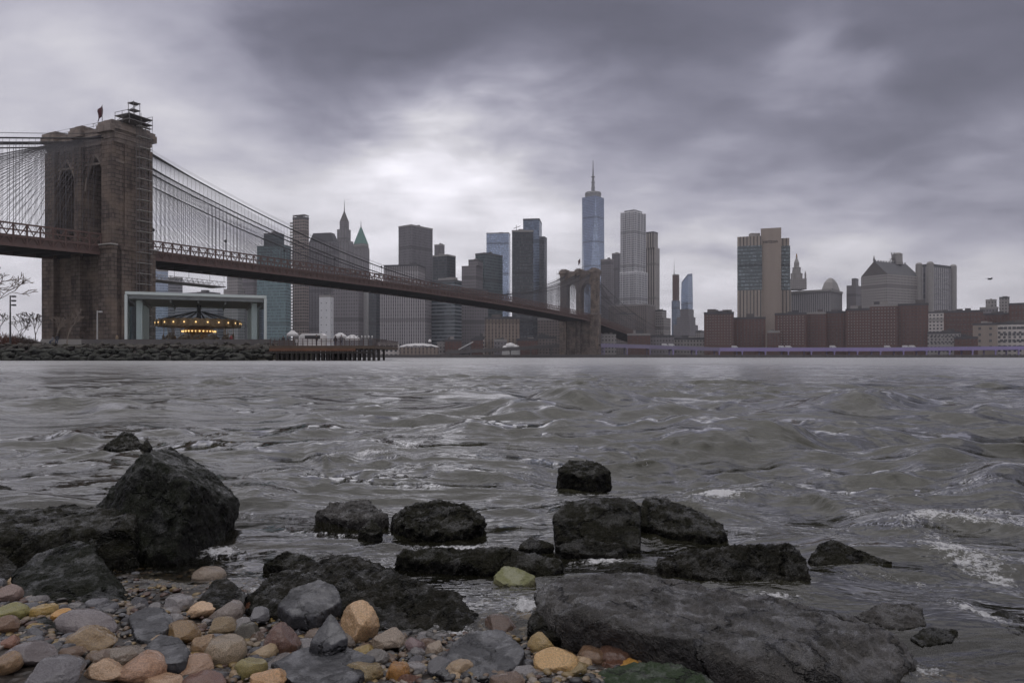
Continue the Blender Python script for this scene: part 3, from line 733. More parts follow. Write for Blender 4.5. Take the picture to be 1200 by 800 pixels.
def foot(p0, pc, p1, Y, th=None, dep=None):
    """footprint from the columns of the left edge, the nearest corner and the right edge at distance Y"""
    u0, u1 = (p0 - 600) / F, (p1 - 600) / F
    if pc is None:
        um = (u0 + u1) / 2; th = math.atan(um); n = Vector((um, 1)).normalized(); l = Vector((-n.y, n.x))
        Cc = Vector((um * Y, Y)); 
        def hit(u): # point on facing line at column u
            k = (u * Cc.y - Cc.x) / (l.x - u * l.y); return Cc + l * k
        Lp, Cp = hit(u0), hit(u1); d = n * (dep or 25)
        # sides taper slightly inwards so that they stay hidden from the front
        ins = (Cp - Lp).normalized() * min(.06 * (dep or 25), (Cp - Lp).length * .2)
        return [tuple(Cp), tuple(Cp + d - ins * .2), tuple(Lp + d + ins * .2), tuple(Lp)]
    th = R(th); uc = (pc - 600) / F; C = Vector((uc * Y, Y)); c, s = math.cos(th), math.sin(th)
    a = (C.x - u0 * C.y) / (c + u0 * s); q = s - u1 * c
    b = dep if (dep or q <= .02) else (u1 * C.y - C.x) / q
    b = min(b or 30, 90)
    r, l = Vector((s, c)) * b, Vector((-c, s)) * a
    return [tuple(C), tuple(C + r), tuple(C + r + l), tuple(C + l)]
def scale_poly(p, k):
    cx = sum(a for a, b in p) / len(p); cy = sum(b for a, b in p) / len(p)
    return [(cx + (a - cx) * k, cy + (b - cy) * k) for a, b in p]
RN = random.Random(5)
WIN = {}
def windows(root, p, z0, z1, nx, ny, w, h, mat, side=3, name='window', skip=None, mx=.06):
    """individual windows set proud of one wall of the footprint (side 3: left face, 0: right face)"""
    A, B = (Vector(p[3]), Vector(p[0])) if side == 3 else (Vector(p[0]), Vector(p[1]))
    d = (B - A); L = d.length; d.normalize(); n = Vector((d.y, -d.x)); ang = math.atan2(d.y, d.x)
    kk = (round(w, 2), round(h, 2), mat.name)
    if kk not in WIN:
        m_ = MB(); m_.box((0, 0, h / 2), (w, .24, h)); WIN[kk] = m_.mesh(name, mat)
    for j in range(ny):
        for i in range(nx):
            if skip and skip(i, j): continue
            q = A + d * L * (mx + (1 - 2 * mx) * (i + .5) / nx) + n * .05
            z = z0 + (z1 - z0) * (j + .5) / ny - h / 2
            link_mesh(name, WIN[kk], (q.x, q.y, z), root, (0, 0, ang))
WM = {'pale': plain('pale window', (.30, .28, .27), .35, .3, .2), 'dark': plain('dark window', (.045, .045, .05), .15, .3, .2), 'mid': plain('grey window', (.12, .11, .112), .3, .4, .2)}
def B(name, label, cat, Y, tiers, th=22, roof=True, group=None, nroof=2):
    """tiers: (px0, pcorner, px1, row bottom, row top, facade, part name[, depth])"""
    root = None; polys = []
    for tt in tiers:
        p0, pc, p1, yb, yt, mat, pn = tt[:7]; dep = tt[7] if len(tt) > 7 else None
        p = foot(p0, pc, p1, Y, th, dep); z0 = 1.85 if yb is None else zat(yb, Y); z1 = zat(yt, Y)
        if root is None:
            root = empty(name, (sum(a for a, b in p) / 4, sum(b for a, b in p) / 4, 1.9), label, cat, group)
        MB().prism(p, z0, z1).build(pn, FM.get(mat) or M[mat], root); polys.append((p, z0, z1))
    p, z0, z1 = polys[-1]
    if roof:
        w = (Vector(p[0]) - Vector(p[3])).length
        mb = MB(); q = p
        pr = MB(); o_, i_ = scale_poly(p, 1.015), scale_poly(p, .94); b = 0
        pr.v = [(a, c, z1 - .8) for a, c in o_] + [(a, c, z1 + 1.3) for a, c in o_] + [(a, c, z1 + 1.3) for a, c in i_] + [(a, c, z1 - .8) for a, c in i_]
        for k in range(4):
            j = (k + 1) % 4
            for r0 in (0, 4, 8): pr.face((r0 + k, r0 + j, r0 + 4 + j, r0 + 4 + k))
        pr.build('parapet', M['roof_grey'] if RN.random() < .5 else M['concrete'], root)
        cx, cy = sum(a for a, c in p) / 4, sum(c for a, c in p) / 4
        ang = math.atan2(p[0][1] - p[3][1], p[0][0] - p[3][0])
        for k in range(nroof):
            s_ = RN.uniform(.14, .34) * w; h_ = min(RN.uniform(2.2, 5), w * .25)
            ox = RN.uniform(-.25, .25) * w; c_, n_ = math.cos(ang), math.sin(ang)
            MB().box((cx + ox * c_, cy + ox * n_, z1 + h_ / 2), (s_, s_ * .7, h_), ang).build('roof_plant_room', M[RN.choice(['roof_grey', 'concrete', 'concrete_dark'])], root)
    return root, polys
def spire(root, px, Y, ybase, ytip, r0, dy=0, mat='steel_grey', n=8, r1=.08):
    a, b = at(px, ybase, Y + dy), at(px, ytip, Y + dy)
    MB().tube([a, a.lerp(b, .3), b], [r0, r0 * .6, r1], n).build('spire', M[mat], root)
def pyramid(root, p, z0, z1, mat, name='roof', k=.04, steps=None):
    MB().prism(p, z0, z1, True, False, scale_poly(p, k)).build(name, M[mat], root)

# ---- left of the bridge deck
B('glass_tower', 'pale blue glass slab just right of the nearer stone bridge tower', 'tower', 1100, [(170, None, 197, None, 317, 'pale blue', 'wall', 25)])
B('office_tower', 'striped grey block between the pale blue slab and the pavilion roof', 'tower', 1000, [(197, None, 214, None, 326, 'grey bands', 'wall', 25)])
B('office_block', 'long low grey block seen through the glass pavilion', 'building', 950, [(205, 255, 268, None, 347, 'grey bands', 'wall'), (215, 245, 258, 347, 343, 'masonry', 'upper_storey')])
B('office_tower', 'pale stepped masonry block right above the pavilion roof', 'tower', 900, [(262, 279, 287, None, 338, 'masonry', 'wall'), (266, 279, 284, 338, 322, 'masonry', 'upper_wall')])
B('office_tower', 'dark narrow block left of the teal glass slab', 'tower', 980, [(283, 297, 304, None, 325, 'masonry dark', 'wall')])
B('glass_tower', 'teal green glass slab with stepped cap and dark right side', 'tower', 900, [(301, 335, 341, None, 287, 'teal', 'wall'), (309, 327, 333, 287, 274, 'teal black', 'cap')], th=14)
r_, pl = B('unfinished_tower', 'slender unfinished brown tower with bare concrete floors and hoist', 'tower', 1000, [(343, 357, 362, None, 255, 'construction', 'wall')], th=20)
p, z0, z1 = pl[0]
mb = MB(); A = Vector(p[3])
for z in np.arange(5, z1 - 4, 4.2): mb.box((A.x - 1.5, A.y - 1, z), (3.4, 3, 2.2))
mb.build('construction_hoist', M['scaffold_board'], r_)
mb = MB()
for k in range(4):
    for f_ in (.1, .5, .9): q = Vector(p[k]).lerp(Vector(p[(k + 1) % 4]), f_); mb.bar((q.x, q.y, z1), (q.x, q.y, z1 + 4), .7)
mb.prism(p, z1 + 4, z1 + 4.6, True, True); mb.build('bare_top_floor', M['concrete'], r_)
r_, pl = B('office_tower', 'broad grey tower with dark sloping cap left of the art deco spire', 'tower', 1050, [(362, 391, 397, None, 283, 'ribbed dark', 'wall')], th=14, roof=False)
p, z0, z1 = pl[0]; MB().prism(p, z1, zat(272, 1050), True, False, scale_poly(p, .72)).build('mansard_roof', M['roof_grey'], r_)
B('office_tower', 'white panel facade with dark puzzle pattern low beside the pier', 'building', 700, [(374, 387, 391, None, 347, 'white puzzle', 'wall')], th=14)
r_, pl = B('art_deco_tower', 'stepped dark masonry skyscraper ending in a thin needle spire', 'skyscraper', 1300, [(386, 409, 417, None, 318, 'masonry dark', 'wall'), (391, 408, 414, 318, 282, 'masonry vertical', 'shaft'), (395, 405, 411, 282, 268, 'masonry vertical', 'upper_shaft'), (398, 404, 409, 268, 259, 'masonry dark', 'crown')], th=24, roof=False)
p, z0, z1 = pl[-1]; pyramid(r_, p, z1, zat(247, 1300), 'concrete_dark', 'crown_roof', .12); spire(r_, 403.5, 1300, 250, 233, 1.3, 10)
r_, pl = B('green_roof_tower', 'pale masonry skyscraper with steep green copper pyramid roof', 'skyscraper', 1400, [(410, 428, 437, None, 330, 'masonry', 'wall'), (412, 427, 433, 330, 290, 'masonry vertical', 'shaft'), (414, 426, 432, 290, 285, 'masonry', 'crown')], th=26, roof=False)
p, z0, z1 = pl[-1]; pyramid(r_, scale_poly(p, .97), z1, zat(265, 1400), 'copper', 'roof', .1); spire(r_, 423, 1400, 266, 258, 1.2, 10)
B('office_tower', 'dark brown tower standing under the bridge deck beside a white sliver tower', 'tower', 800, [(390, 420, 426, None, 322, 'masonry dark', 'wall')], th=12)
B('office_tower', 'thin white tower seen edge on below the bridge deck', 'tower', 820, [(424, 430, 432, None, 336, 'offwhite', 'wall')], th=12)
B('office_tower', 'plain dark block right of the white sliver tower', 'tower', 900, [(431, 441, 446, None, 338, 'black glass', 'wall')], th=18)
B('office_tower', 'massive ribbed grey block stepped at both ends, half hidden by bridge deck', 'tower', 790, [(445, 499, 505, None, 340, 'ribbed grey', 'wall', 40), (450, 490, 497, 340, 311, 'ribbed grey', 'upper_wall', 26)], th=10)
B('office_tower', 'tall dark slab with banded left face and ribbed right face', 'tower', 1000, [(467, 482, 507, None, 264, 'ribbed dark', 'wall')], th=38)
B('office_tower', 'small dark tower peeping over the low black block', 'tower', 1250, [(509, 519, 521, None, 287, 'ribbed dark', 'wall')], th=15)
B('office_tower', 'plain black topped block with pale ledge right of the tall banded slab', 'tower', 950, [(507, 524, 535, None, 327, 'dark bands', 'wall'), (507, 524, 534, 327, 299, 'black glass', 'upper_wall')], th=30)
B('office_tower', 'wide grey block with bright horizontal floor bands under the deck', 'tower', 800, [(504, 533, 541, None, 329, 'dark bands', 'wall')], th=24)
B('office_tower', 'grey concrete tower stepped at the left of a black glass block', 'tower', 900, [(541, 558, 566, None, 311, 'masonry dark', 'wall'), (549, 560, 566, 311, 305, 'masonry dark', 'upper_wall')], th=18)
B('glass_tower', 'black glass block with greenish right face behind the bridge deck', 'tower', 950, [(557, 568, 589, None, 297, 'teal black', 'wall')], th=40)
B('glass_tower', 'smooth blue glass slab standing behind the black blocks', 'tower', 1500, [(570, 596, 598, None, 273, 'blue glass', 'wall')], th=8)
r_, pl = B('office_tower', 'dark flat tower with yellow crane base on its roof', 'tower', 850, [(600, None, 625, None, 271, 'black glass', 'wall', 24)])
p, z0, z1 = pl[0]; c_ = at(613, 271, 862); MB().box((c_.x, c_.y, z1 + 1.6), (8, 4, 3), 0).build('yellow_roof_plant', M['yellow'], r_)
mb = MB(); c_ = at(605, 271, 860); mb.bar((c_.x, c_.y, z1), (c_.x, c_.y, z1 + 9), .6); mb.bar((c_.x - 3, c_.y, z1 + 5), (c_.x + 5, c_.y, z1 + 8), .5); mb.build('crane', M['scaffold'], r_)
B('glass_tower', 'tall slate blue glass tower behind the dark flat tower', 'skyscraper', 1000, [(613, 632, 635, None, 257, 'slate glass', 'wall'), ], th=8)
B('glass_tower', 'narrow dark tower hugging the right side of the slate blue tower', 'tower', 980, [(632, 638, 641, None, 278, 'black glass', 'wall')], th=16)
B('apartment_block', 'tan ribbed block low under the bridge deck', 'building', 720, [(568, None, 609, None, 373, 'tan ribs', 'wall', 20)])
B('apartment_block', 'brick block with dark windows directly left of the river tower', 'building', 760, [(630, None, 656, None, 374, 'grey brick', 'wall', 20)])
B('apartment_block', 'dark glass building base behind the tan ribbed block', 'building', 900, [(590, None, 642, None, 372, 'black glass', 'wall', 20)])
B('office_tower', 'dark slab behind the tan block, left part of its base hidden', 'tower', 860, [(541, None, 572, None, 340, 'masonry dark', 'wall', 20)])
# ---- one tall glass skyscraper with the mast
Yw = 1900; c_ = at(695, 418, Yw); k = Yw / F
root = empty('glass_skyscraper', (c_.x, Yw, 1.9), 'tallest pale blue glass skyscraper with tapering facets and white mast', 'skyscraper')
zb, zt = 30, zat(232, Yw); hw = 13.6 * k; mb = MB()
bot = [(c_.x + hw * math.cos(R(a)) * 1.16, Yw + hw * math.sin(R(a)) * 1.16) for a in (-128, -38, 52, 142)]
mid = [((bot[i][0] + bot[(i + 1) % 4][0]) / 2, (bot[i][1] + bot[(i + 1) % 4][1]) / 2) for i in range(4)]
cx, cy = c_.x, Yw; top = [(cx + (a - cx) * 1.18, cy + (b - cy) * 1.18) for a, b in mid]
mb.v = [(a, b, zb) for a, b in bot] + [(a, b, zt) for a, b in top]
for i in range(4):
    j = (i + 1) % 4; L = math.hypot(bot[j][0] - bot[i][0], bot[j][1] - bot[i][1])
    mb.face((i, j, 4 + i), [(0, zb), (L, zb), (L / 2, zt)]); mb.face((j, 4 + j, 4 + i), [(L, zb), (L * 1.5, zt), (L * .5, zt)])
mb.face((4, 5, 6, 7)); mb.build('wall', FM['blue glass'], root)
MB().prism(bot, 1.9, zb).build('base', FM['slate glass'], root)
MB().lathe((cx, cy, zt), [(hw * .68, 0), (hw * .70, 8), (hw * .72, 9), (hw * .66, 14), (hw * .3, 15)], 20).build('crown_ring', M['steel_grey'], root)
MB().tube([(cx, cy, zt + 14), (cx, cy, zt + 50), (cx, cy, zt + 52), (cx, cy, zat(188, Yw))], [5, 3.2, 2.4, .6], 8).build('mast', M['steel_grey'], root)
mb = MB()
for z in (zt + 25, zt + 40, zt + 54): mb.lathe((cx, cy, z), [(4.6, 0), (5.4, 1), (4.6, 2)], 12)
mb.build('mast_ring', M['steel_grey'], root)
# ---- right of the mast tower
B('office_tower', 'dark stepped tower left of the rippled steel tower', 'tower', 1200, [(704, 715, 719, None, 304, 'masonry dark', 'wall')], th=30, roof=True)
B('office_tower', 'plain dark tower touching the rippled steel tower', 'tower', 1250, [(717, 725, 728, None, 297, 'ribbed dark', 'wall')], th=30)
# rippled steel tower: wavy footprint that shifts with height
Y8 = 1100; root = empty('rippled_tower', (at(741, 418, Y8).x, Y8, 1.9), 'tall stainless steel apartment tower with rippling vertical folds', 'skyscraper')
def wavy(mb, p, z0, z1, nz, amp):
    n = 26; rows = []
    L = []
    for k in range(4):
        A, C = Vector(p[k]), Vector(p[(k + 1) % 4]); d = (C - A).normalized(); nn = Vector((d.y, -d.x))
        for i in range(n): L.append((A.lerp(C, i / n), nn, k * n + i))
    m = len(L); b = len(mb.v)
    for j in range(nz + 1):
        z = z0 + (z1 - z0) * j / nz
        for q, nn, i in L:
            a = amp * (math.sin(i * .55 + 1.3 * math.sin(z * .018 + i * .07) + z * .008) + .5 * math.sin(i * 1.3 + z * .021))
            e = min(1, min(i % n, n - i % n) / 3); q2 = q + nn * a * e; mb.v.append((q2.x, q2.y, z))
    per = [0]
    for i in range(m): per.append(per[-1] + (L[(i + 1) % m][0] - L[i][0]).length)
    for j in range(nz):
        za, zc = z0 + (z1 - z0) * j / nz, z0 + (z1 - z0) * (j + 1) / nz
        for i in range(m):
            i2 = (i + 1) % m
            mb.face((b + j * m + i, b + j * m + i2, b + (j + 1) * m + i2, b + (j + 1) * m + i), [(per[i], za), (per[i + 1], za), (per[i + 1], zc), (per[i], zc)])
    mb.face([b + nz * m + i for i in range(m)])
mb = MB(); wavy(mb, foot(727, 744, 757, Y8, 40), 60, zat(247, Y8), 60, 1.5); mb.build('upper_wall', FM['steel waves'], root, True)
mb = MB(); wavy(mb, foot(726, 746, 759, Y8 - 6, 40), 2, zat(318, Y8), 24, 1.2); mb.build('lower_wall', FM['steel waves'], root, True)
MB().prism(scale_poly(foot(727, 744, 757, Y8, 40), .7), zat(247, Y8), zat(246, Y8) + 2).build('roof_plant_room', M['steel_grey'], root)
r_, pl = B('office_tower', 'cream fluted tower with notched top right of the rippled steel tower', 'tower', 1150, [(754, 768, 773, None, 290, 'cream flutes', 'wall'), (756, 766, 771, 290, 272, 'cream flutes', 'upper_wall')], th=36, nroof=1)
B('apartment_block', 'wide grey brick block with many small windows right of the river tower', 'building', 1010, [(713, 758, 768, None, 357, 'grey brick', 'wall')], th=30)
B('apartment_block', 'darker brick wing in front of the wide grey brick block', 'building', 985, [(722, None, 744, None, 368, 'grey brick', 'wall', 18)])
B('office_building', 'small pale stepped building at the right foot of the grey brick block', 'building', 1040, [(764, 778, 786, None, 372, 'masonry', 'wall'), (767, 776, 781, 372, 364, 'masonry', 'upper_wall')], th=34)
r_, pl = B('unfinished_tower', 'very slim dark tower with reddish upper floors and thin crane mast', 'tower', 1500, [(787, 793, 797, None, 352, 'slate glass', 'wall'), (788, 793, 796, 352, 322, 'red brick', 'upper_wall')], th=36, nroof=1)
spire(r_, 790, 1500, 322, 303, .9, 6, 'scaffold')
Yc = 1450; r_, pl = B('glass_tower', 'blue glass tower with slanted curved top on a stepped grey base', 'tower', Yc, [(789, 808, 818, None, 380, 'masonry dark', 'wall'), (793, 808, 815, 380, 371, 'masonry dark', 'setback'), (797, 807, 813, 371, 362, 'masonry dark', 'upper_setback')], th=36, roof=False)
p = foot(798, 806, 812, Yc, 36); mb = MB(); n = 8; za = zat(362, Yc); rows = []
for j in range(n + 1):
    f_ = j / n; 
    for q_, zt_ in zip(p, (zat(321, Yc), zat(319, Yc), zat(323, Yc), zat(330, Yc))):
        cx_, cy_ = sum(a for a, b in p) / 4, sum(b for a, b in p) / 4; kk = 1 - .10 * f_ ** 2
        mb.v.append((cx_ + (q_[0] - cx_) * kk, cy_ + (q_[1] - cy_) * kk, za + (zt_ - za) * f_))
for j in range(n):
    for i in range(4):
        i2 = (i + 1) % 4; b = j * 4; z_ = za + j * 10
        mb.face((b + i, b + i2, b + 4 + i2, b + 4 + i), [(i * 30, z_), (i * 30 + 20, z_), (i * 30 + 20, z_ + 10), (i * 30, z_ + 10)])
mb.face([n * 4 + i for i in range(4)]); mb.build('glass_shaft', FM['blue glass'], r_)
B('office_building', 'small pale low block left of the brown housing blocks', 'building', 1200, [(815, 821, 826, None, 388, 'masonry', 'wall')], th=36)
# ---- brown brick housing along the river, each with its windows
def housing(label, px0, px1, ytop, Y, nx, ny, extra=None):
    r_, pl = B('housing_block', label, 'apartment block', Y, [(px0, None, px1, None, ytop, 'brown brick', 'wall', 18)], group='brown brick housing blocks on the far bank', nroof=2)
    p, z0, z1 = pl[0]
    windows(r_, p, 12, z1 - 1.2, nx, ny, 1.0, .95, WM['pale'] if extra is None else extra, 3)
    return r_, p, z1
r_, p, z1 = housing('brown brick block with two rooftop water tanks, left end of the housing row', 825, 860, 367, 716, 9, 11)
for px in (838, 850, 854):
    c_ = at(px, 367, 726)
    MB().box((c_.x, c_.y, z1 + 2), (5, 4, 4)).build('roof_tank', M['concrete_dark'], r_)
housing('brown brick block with plain right wing, second in the housing row', 860, 897, 373, 722, 8, 10, WM['mid'])
housing('low dark brown brick block in front of the tan slab tower', 899, 914, 389, 700, 4, 5, WM['mid'])
housing('brown brick block with pale window column beside the tan slab tower', 908, 945, 368, 716, 9, 11)
housing('brown brick block right of the window column block, smaller windows', 944, 968, 367, 726, 6, 11, WM['mid'])
housing('dark brown block with flat roof in front of the domed civic tower', 967, 992, 366, 735, 6, 10, WM['mid'])
housing('brown block with white balcony column left of the large red block', 991, 1022, 363, 722, 8, 12)
housing('large red brown block with scaffolded roof in front of the gothic hall', 1019, 1052, 358, 712, 8, 12)
housing('red brown block with recessed middle, right end of the housing row', 1050, 1088, 357, 706, 8, 12, WM['mid'])
# ---- tan slab tower
Yv = 800; r_, pl = B('tan_slab_tower', 'tan limestone slab tower with green glass upper floors and black sign', 'tower', Yv,
    [(864, None, 893, None, 340, 'tan limestone', 'lower_left_wall', 30), (864, None, 893, 340, 288, 'green glass', 'left_glass', 30), (864, None, 893, 288, 277, 'tan limestone', 'left_attic', 30),
     (914, None, 927, None, 340, 'tan limestone', 'lower_right_wall', 30), (914, None, 926, 340, 288, 'green glass', 'right_glass', 30), (914, None, 925, 288, 279, 'tan limestone', 'right_attic', 30)], roof=False)
p = foot(891.5, None, 915.5, Yv - 4, None, 34); MB().prism(p, 1.9, zat(268, Yv)).build('core_wall', FM['tan blank'], r_)
A, Bv = Vector(p[3]), Vector(p[0]); d = (Bv - A).normalized(); nn = Vector((d.y, -d.x))
cu = bpy.data.curves.new('sign_letters', 'FONT'); cu.body = 'verizon'; cu.size = 5.2; cu.extrude = .15; cu.align_x = 'CENTER'
to = bpy.data.objects.new('sign_letters_curve', cu); COL.objects.link(to)
dg = bpy.context.evaluated_depsgraph_get(); sm = bpy.data.meshes.new_from_object(to.evaluated_get(dg)); bpy.data.objects.remove(to)
sm.name = 'sign_letters'; sm.materials.clear(); sm.materials.append(M['dark'])
q = A.lerp(Bv, .47) + nn * .25; link_mesh('sign_letters', sm, (q.x, q.y, zat(285.2, Yv)), r_, (R(90), 0, math.atan2(d.y, d.x)))
c_ = at(884, 277, Yv + 12); MB().box((c_.x, c_.y, zat(277, Yv) + 2.5), (10, 8, 5)).build('roof_plant_room', M['concrete'], r_)
# ---- civic tower with tiered cupola
Ym = 1100; r_, pl = B('civic_tower', 'pale limestone civic hall with tiered round cupola and statue', 'building', Ym, [(924, 973, 987, None, 341, 'masonry vertical', 'wall')], th=40, roof=False)
p, z0, z1 = pl[0]
mb = MB(); mb.prism(scale_poly(p, 1.03), z1, z1 + 3, True, True); mb.build('cornice', M['concrete'], r_)
c_ = at(933.5, 341, Ym + 14); k = Ym / F
MB().prism([(c_.x + a * 8.5 * k, c_.y + b * 8.5 * k) for a, b in ((-1, -1), (1, -1), (1, 1), (-1, 1))], z1 + 3, zat(326, Ym)).build('cupola_base', FM['masonry'], r_)
MB().lathe((c_.x, c_.y, zat(326, Ym)), [(6.6 * k, 0), (6.6 * k, 8), (6.9 * k, 8.5), (4.6 * k, 9), (4.6 * k, 17), (5 * k, 17.6), (3 * k, 18.4), (3 * k, 25), (2.2 * k, 28), (1.2 * k, 31), (1.0 * k, 34), (.3 * k, 35)], 16).build('cupola', M['concrete'], r_)
for sx in (-1, 1):
    MB().lathe((c_.x + sx * 7.6 * k, c_.y - 7 * k, zat(326, Ym)), [(1.1 * k, 0), (1.1 * k, 7), (.1 * k, 12)], 8).build('corner_turret', M['concrete'], r_)
mb = MB(); mb.tube([(c_.x, c_.y, zat(326, Ym) + 34), (c_.x, c_.y, zat(326, Ym) + 39)], [1.2, .7], 6); mb.build('statue', M['gold'], r_)
r_, pl = B('domed_tower', 'grey tower with rounded pyramid top right of the civic cupola', 'tower', 1200, [(960, 978, 987, None, 346, 'masonry', 'wall'), (963, 976, 984, 346, 338, 'masonry', 'upper_wall')], th=42, roof=False)
p, z0, z1 = pl[-1]; q = p; zz = z1
for kk, dy in ((.9, 4), (.72, 7), (.45, 5), (.2, 3)):
    q2 = scale_poly(p, kk); MB().prism(q, zz, zz + dy, True, False, q2).build('roof_tier', M['concrete'], r_); q = q2; zz += dy
r_, pl = B('office_tower', 'plain slim grey tower with small rooftop box left of the gothic hall', 'tower', 1150, [(992, 1003, 1009, None, 334, 'masonry dark', 'wall'), (998, 1003, 1006, 334, 327, 'masonry dark', 'roof_box')], th=42)
# ---- gothic gabled hall
Yg = 1000; r_, pl = B('gothic_hall', 'big grey hall with steep gabled front, finial and rooftop water tank', 'building', Yg, [(1009, 1040, 1078, None, 321, 'masonry', 'wall')], th=62, roof=False)
p, z0, z1 = pl[0]; zr = zat(304, Yg)
mb = MB(); P0, P1, P2, P3_ = [Vector((a, b, z1)) for a, b in p]
mA, mB_ = (P0 + P3_) / 2, (P1 + P2) / 2; gA, gB = mA.copy(), mB_.copy(); gA.z = gB.z = zr
mb.v = [tuple(v) for v in (P0, P1, P2, P3_, gA, gB)]
mb.face((0, 1, 5, 4)); mb.face((2, 3, 4, 5)); mb.build('roof', M['roof_grey'], r_)
mb = MB(); mb.v = [tuple(v) for v in (P0, P3_, gA, P1, P2, gB)]; mb.face((1, 0, 2), [(0, 0), (30, 0), (15, 18)]); mb.face((3, 4, 5), [(0, 0), (30, 0), (15, 18)]); mb.build('gable', M['concrete_dark'], r_)
MB().tube([gA, gA + Vector((0, 0, 8))], [1.6, .2], 6).build('finial', M['concrete_dark'], r_)
mb = MB()
for i in range(12):
    q = gA.lerp(gB, (i + .5) / 12); mb.box(q + Vector((0, 0, .8)), (1.4, 1.4, 2.4))
mb.build('ridge_cresting', M['roof_grey'], r_)
c_ = gA.lerp(gB, .72); MB().lathe((c_.x, c_.y, zr - 2), [(6.5, 0), (6.8, 3), (6.4, 14), (6.9, 15), (4, 17)], 14).build('water_tank', M['concrete'], r_)
mb = MB(); c2 = gA.lerp(gB, .58); rg = random.Random(2)
for i in range(14): mb.bar((c2.x + rg.uniform(-6, 4), c2.y, zr + rg.uniform(0, 5)), (c2.x + rg.uniform(-6, 6), c2.y + 2, zr + rg.uniform(5, 16)), .5)
mb.build('roof_scaffold', M['scaffold'], r_)
r_, pl = B('court_tower', 'grey courthouse slab with grid windows and rounded corner piers', 'tower', 1020, [(1077, 1090, 1117, None, 312, 'grid modern', 'wall')], th=58, roof=False, nroof=0)
p, z0, z1 = pl[0]; mb = MB(); mb.prism(scale_poly(p, .92), z1, z1 + 4); mb.build('roof', M['roof_grey'], r_)
for q in p: MB().lathe((q[0], q[1], 2), [(4.5, 0), (4.5, z1 + 2), (3.2, z1 + 4), (.2, z1 + 5)], 12).build('corner_pier', M['concrete'], r_)
# ---- low right end
def low(label, px0, px1, ytop, Y, mat, win=None, name='low_building', dep=18, cat='building'):
    r_, pl = B(name, label, cat, Y, [(px0, None, px1, None, ytop, mat, 'wall', dep)], nroof=2)
    if win: windows(r_, pl[0][0], 7, pl[0][2] - 1, *win)
    return r_
low('pale banded block behind the low red building at right', 1088, 1122, 366, 900, 'pale office')
low('reddish long block with flat roof right of the courthouse slab', 1106, 1152, 365, 780, 'red brick', (10, 8, 1.4, 1.3, WM['mid']))
low('small beige corner building above the viaduct', 1087, 1126, 390, 690, 'masonry', (8, 3, 1.6, 1.4, WM['dark']))
low('dark brown low building below the reddish long block', 1118, 1146, 396, 680, 'red brick')
low('grey stepped block carrying a left rooftop cube', 1148, 1170, 361, 860, 'masonry dark')
low('pale rooftop cube building behind the tan office block', 1155, 1168, 352, 880, 'masonry')
low('taller grey cube building right of the pale cube building', 1171, 1183, 349, 880, 'masonry')
low('brown block at the right edge of the skyline', 1182, 1222, 356, 760, 'red brick', (8, 9, 1.5, 1.4, WM['mid']))
low('plain brown wall low behind the tan office block', 1150, 1196, 368, 800, 'brown brick')
low('tan office block with rows of dark square windows at far right', 1168, 1224, 379, 670, 'pale office', (10, 4, 2.4, 2.4, WM['dark']))
low('tan blank stair wing left of the tan office block', 1140, 1169, 380, 672, 'tan blank', (2, 4, 2.0, 2.2, WM['dark']))
low('dull grey fill block behind the housing row', 930, 1010, 372, 830, 'masonry dark')
# ---- low waterfront left of the river tower
low('long white pier shed with blue windows left of the tent roof', 443, 468, 402.5, 665, 'pale office', (9, 2, 1.6, 1.5, WM['dark']))
low('dark brick row on the left far bank below the bridge', 440, 470, 404, 720, 'masonry dark')
for i, (a, b, yt, Y, mt, lb) in enumerate([(512, 524, 402, 700, 'masonry', 'squat grey store right of the tent roofed pier building'), (521, 541, 399, 690, 'red brick', 'red brick warehouse behind the tilted white roof'), (552, 566, 398, 695, 'red brick', 'red brick warehouse right of the tilted white roof'),
        (557, 580, 395.5, 730, 'pale office', 'pale flat roofed store behind the red warehouses'), (579, 594, 399, 690, 'masonry dark', 'dark low store left of the white domed shop'), (606, 630, 398, 700, 'brown brick', 'brown low store right of the white domed shop'), (628, 652, 396, 705, 'grey brick', 'grey brick store touching the foot of the river tower'),
        (706, 722, 393, 720, 'masonry', 'grey store right behind the foot of the river tower'), (735, 762, 392, 735, 'brown brick', 'brown store under the descending bridge deck'), (762, 790, 394, 745, 'masonry dark', 'dark store under the low end of the bridge deck'), (789, 826, 397, 760, 'masonry', 'grey wall block at the end of the bridge deck')]):
    low(lb, a, b, yt, Y, mt)
# tent roofed pier building
Yp = 655; r_ = empty('tent_roofed_hall', at(490, 415, Yp), 'low pier hall under a pale scalloped tent roof', 'hall')
p = foot(468, None, 514, Yp, None, 22); MB().prism(p, 1.5, zat(407, Yp)).build('wall', FM['tan ribs'], r_)
A, C_ = Vector(p[3]), Vector(p[0]); dd = (Vector(p[1]) - C_); n, m = 41, 8; mb = MB()
for i in range(n):
    for j in range(m):
        f_, g_ = i / (n - 1), j / (m - 1); q = A.lerp(C_, f_ * 1.04 - .02) + dd * g_
        sc_ = abs(math.sin(f_ * math.pi * 5)) * .7; mb.v.append((q.x, q.y, zat(407, Yp) + .3 + (3.9 * math.sin(math.pi * min(1, max(0, f_))) ** .5) * (math.sin(math.pi * (g_ * .5 + .12)) ** .8) - (1 - g_) * sc_))
for i in range(n - 1):
    for j in range(m - 1): mb.face((i * m + j, (i + 1) * m + j, (i + 1) * m + j + 1, i * m + j + 1))
ob = mb.build('tent_roof', M['offwhite'], r_, True); md = ob.modifiers.new('t', 'SOLIDIFY'); md.thickness = .2
c_ = A.lerp(C_, .75); MB().lathe((c_.x, c_.y + 8, zat(400.5, Yp)), [(.9, 0), (1.6, 1), (.9, 2.3), (.1, 2.6)], 8).build('roof_ball', M['white_paint'], r_)
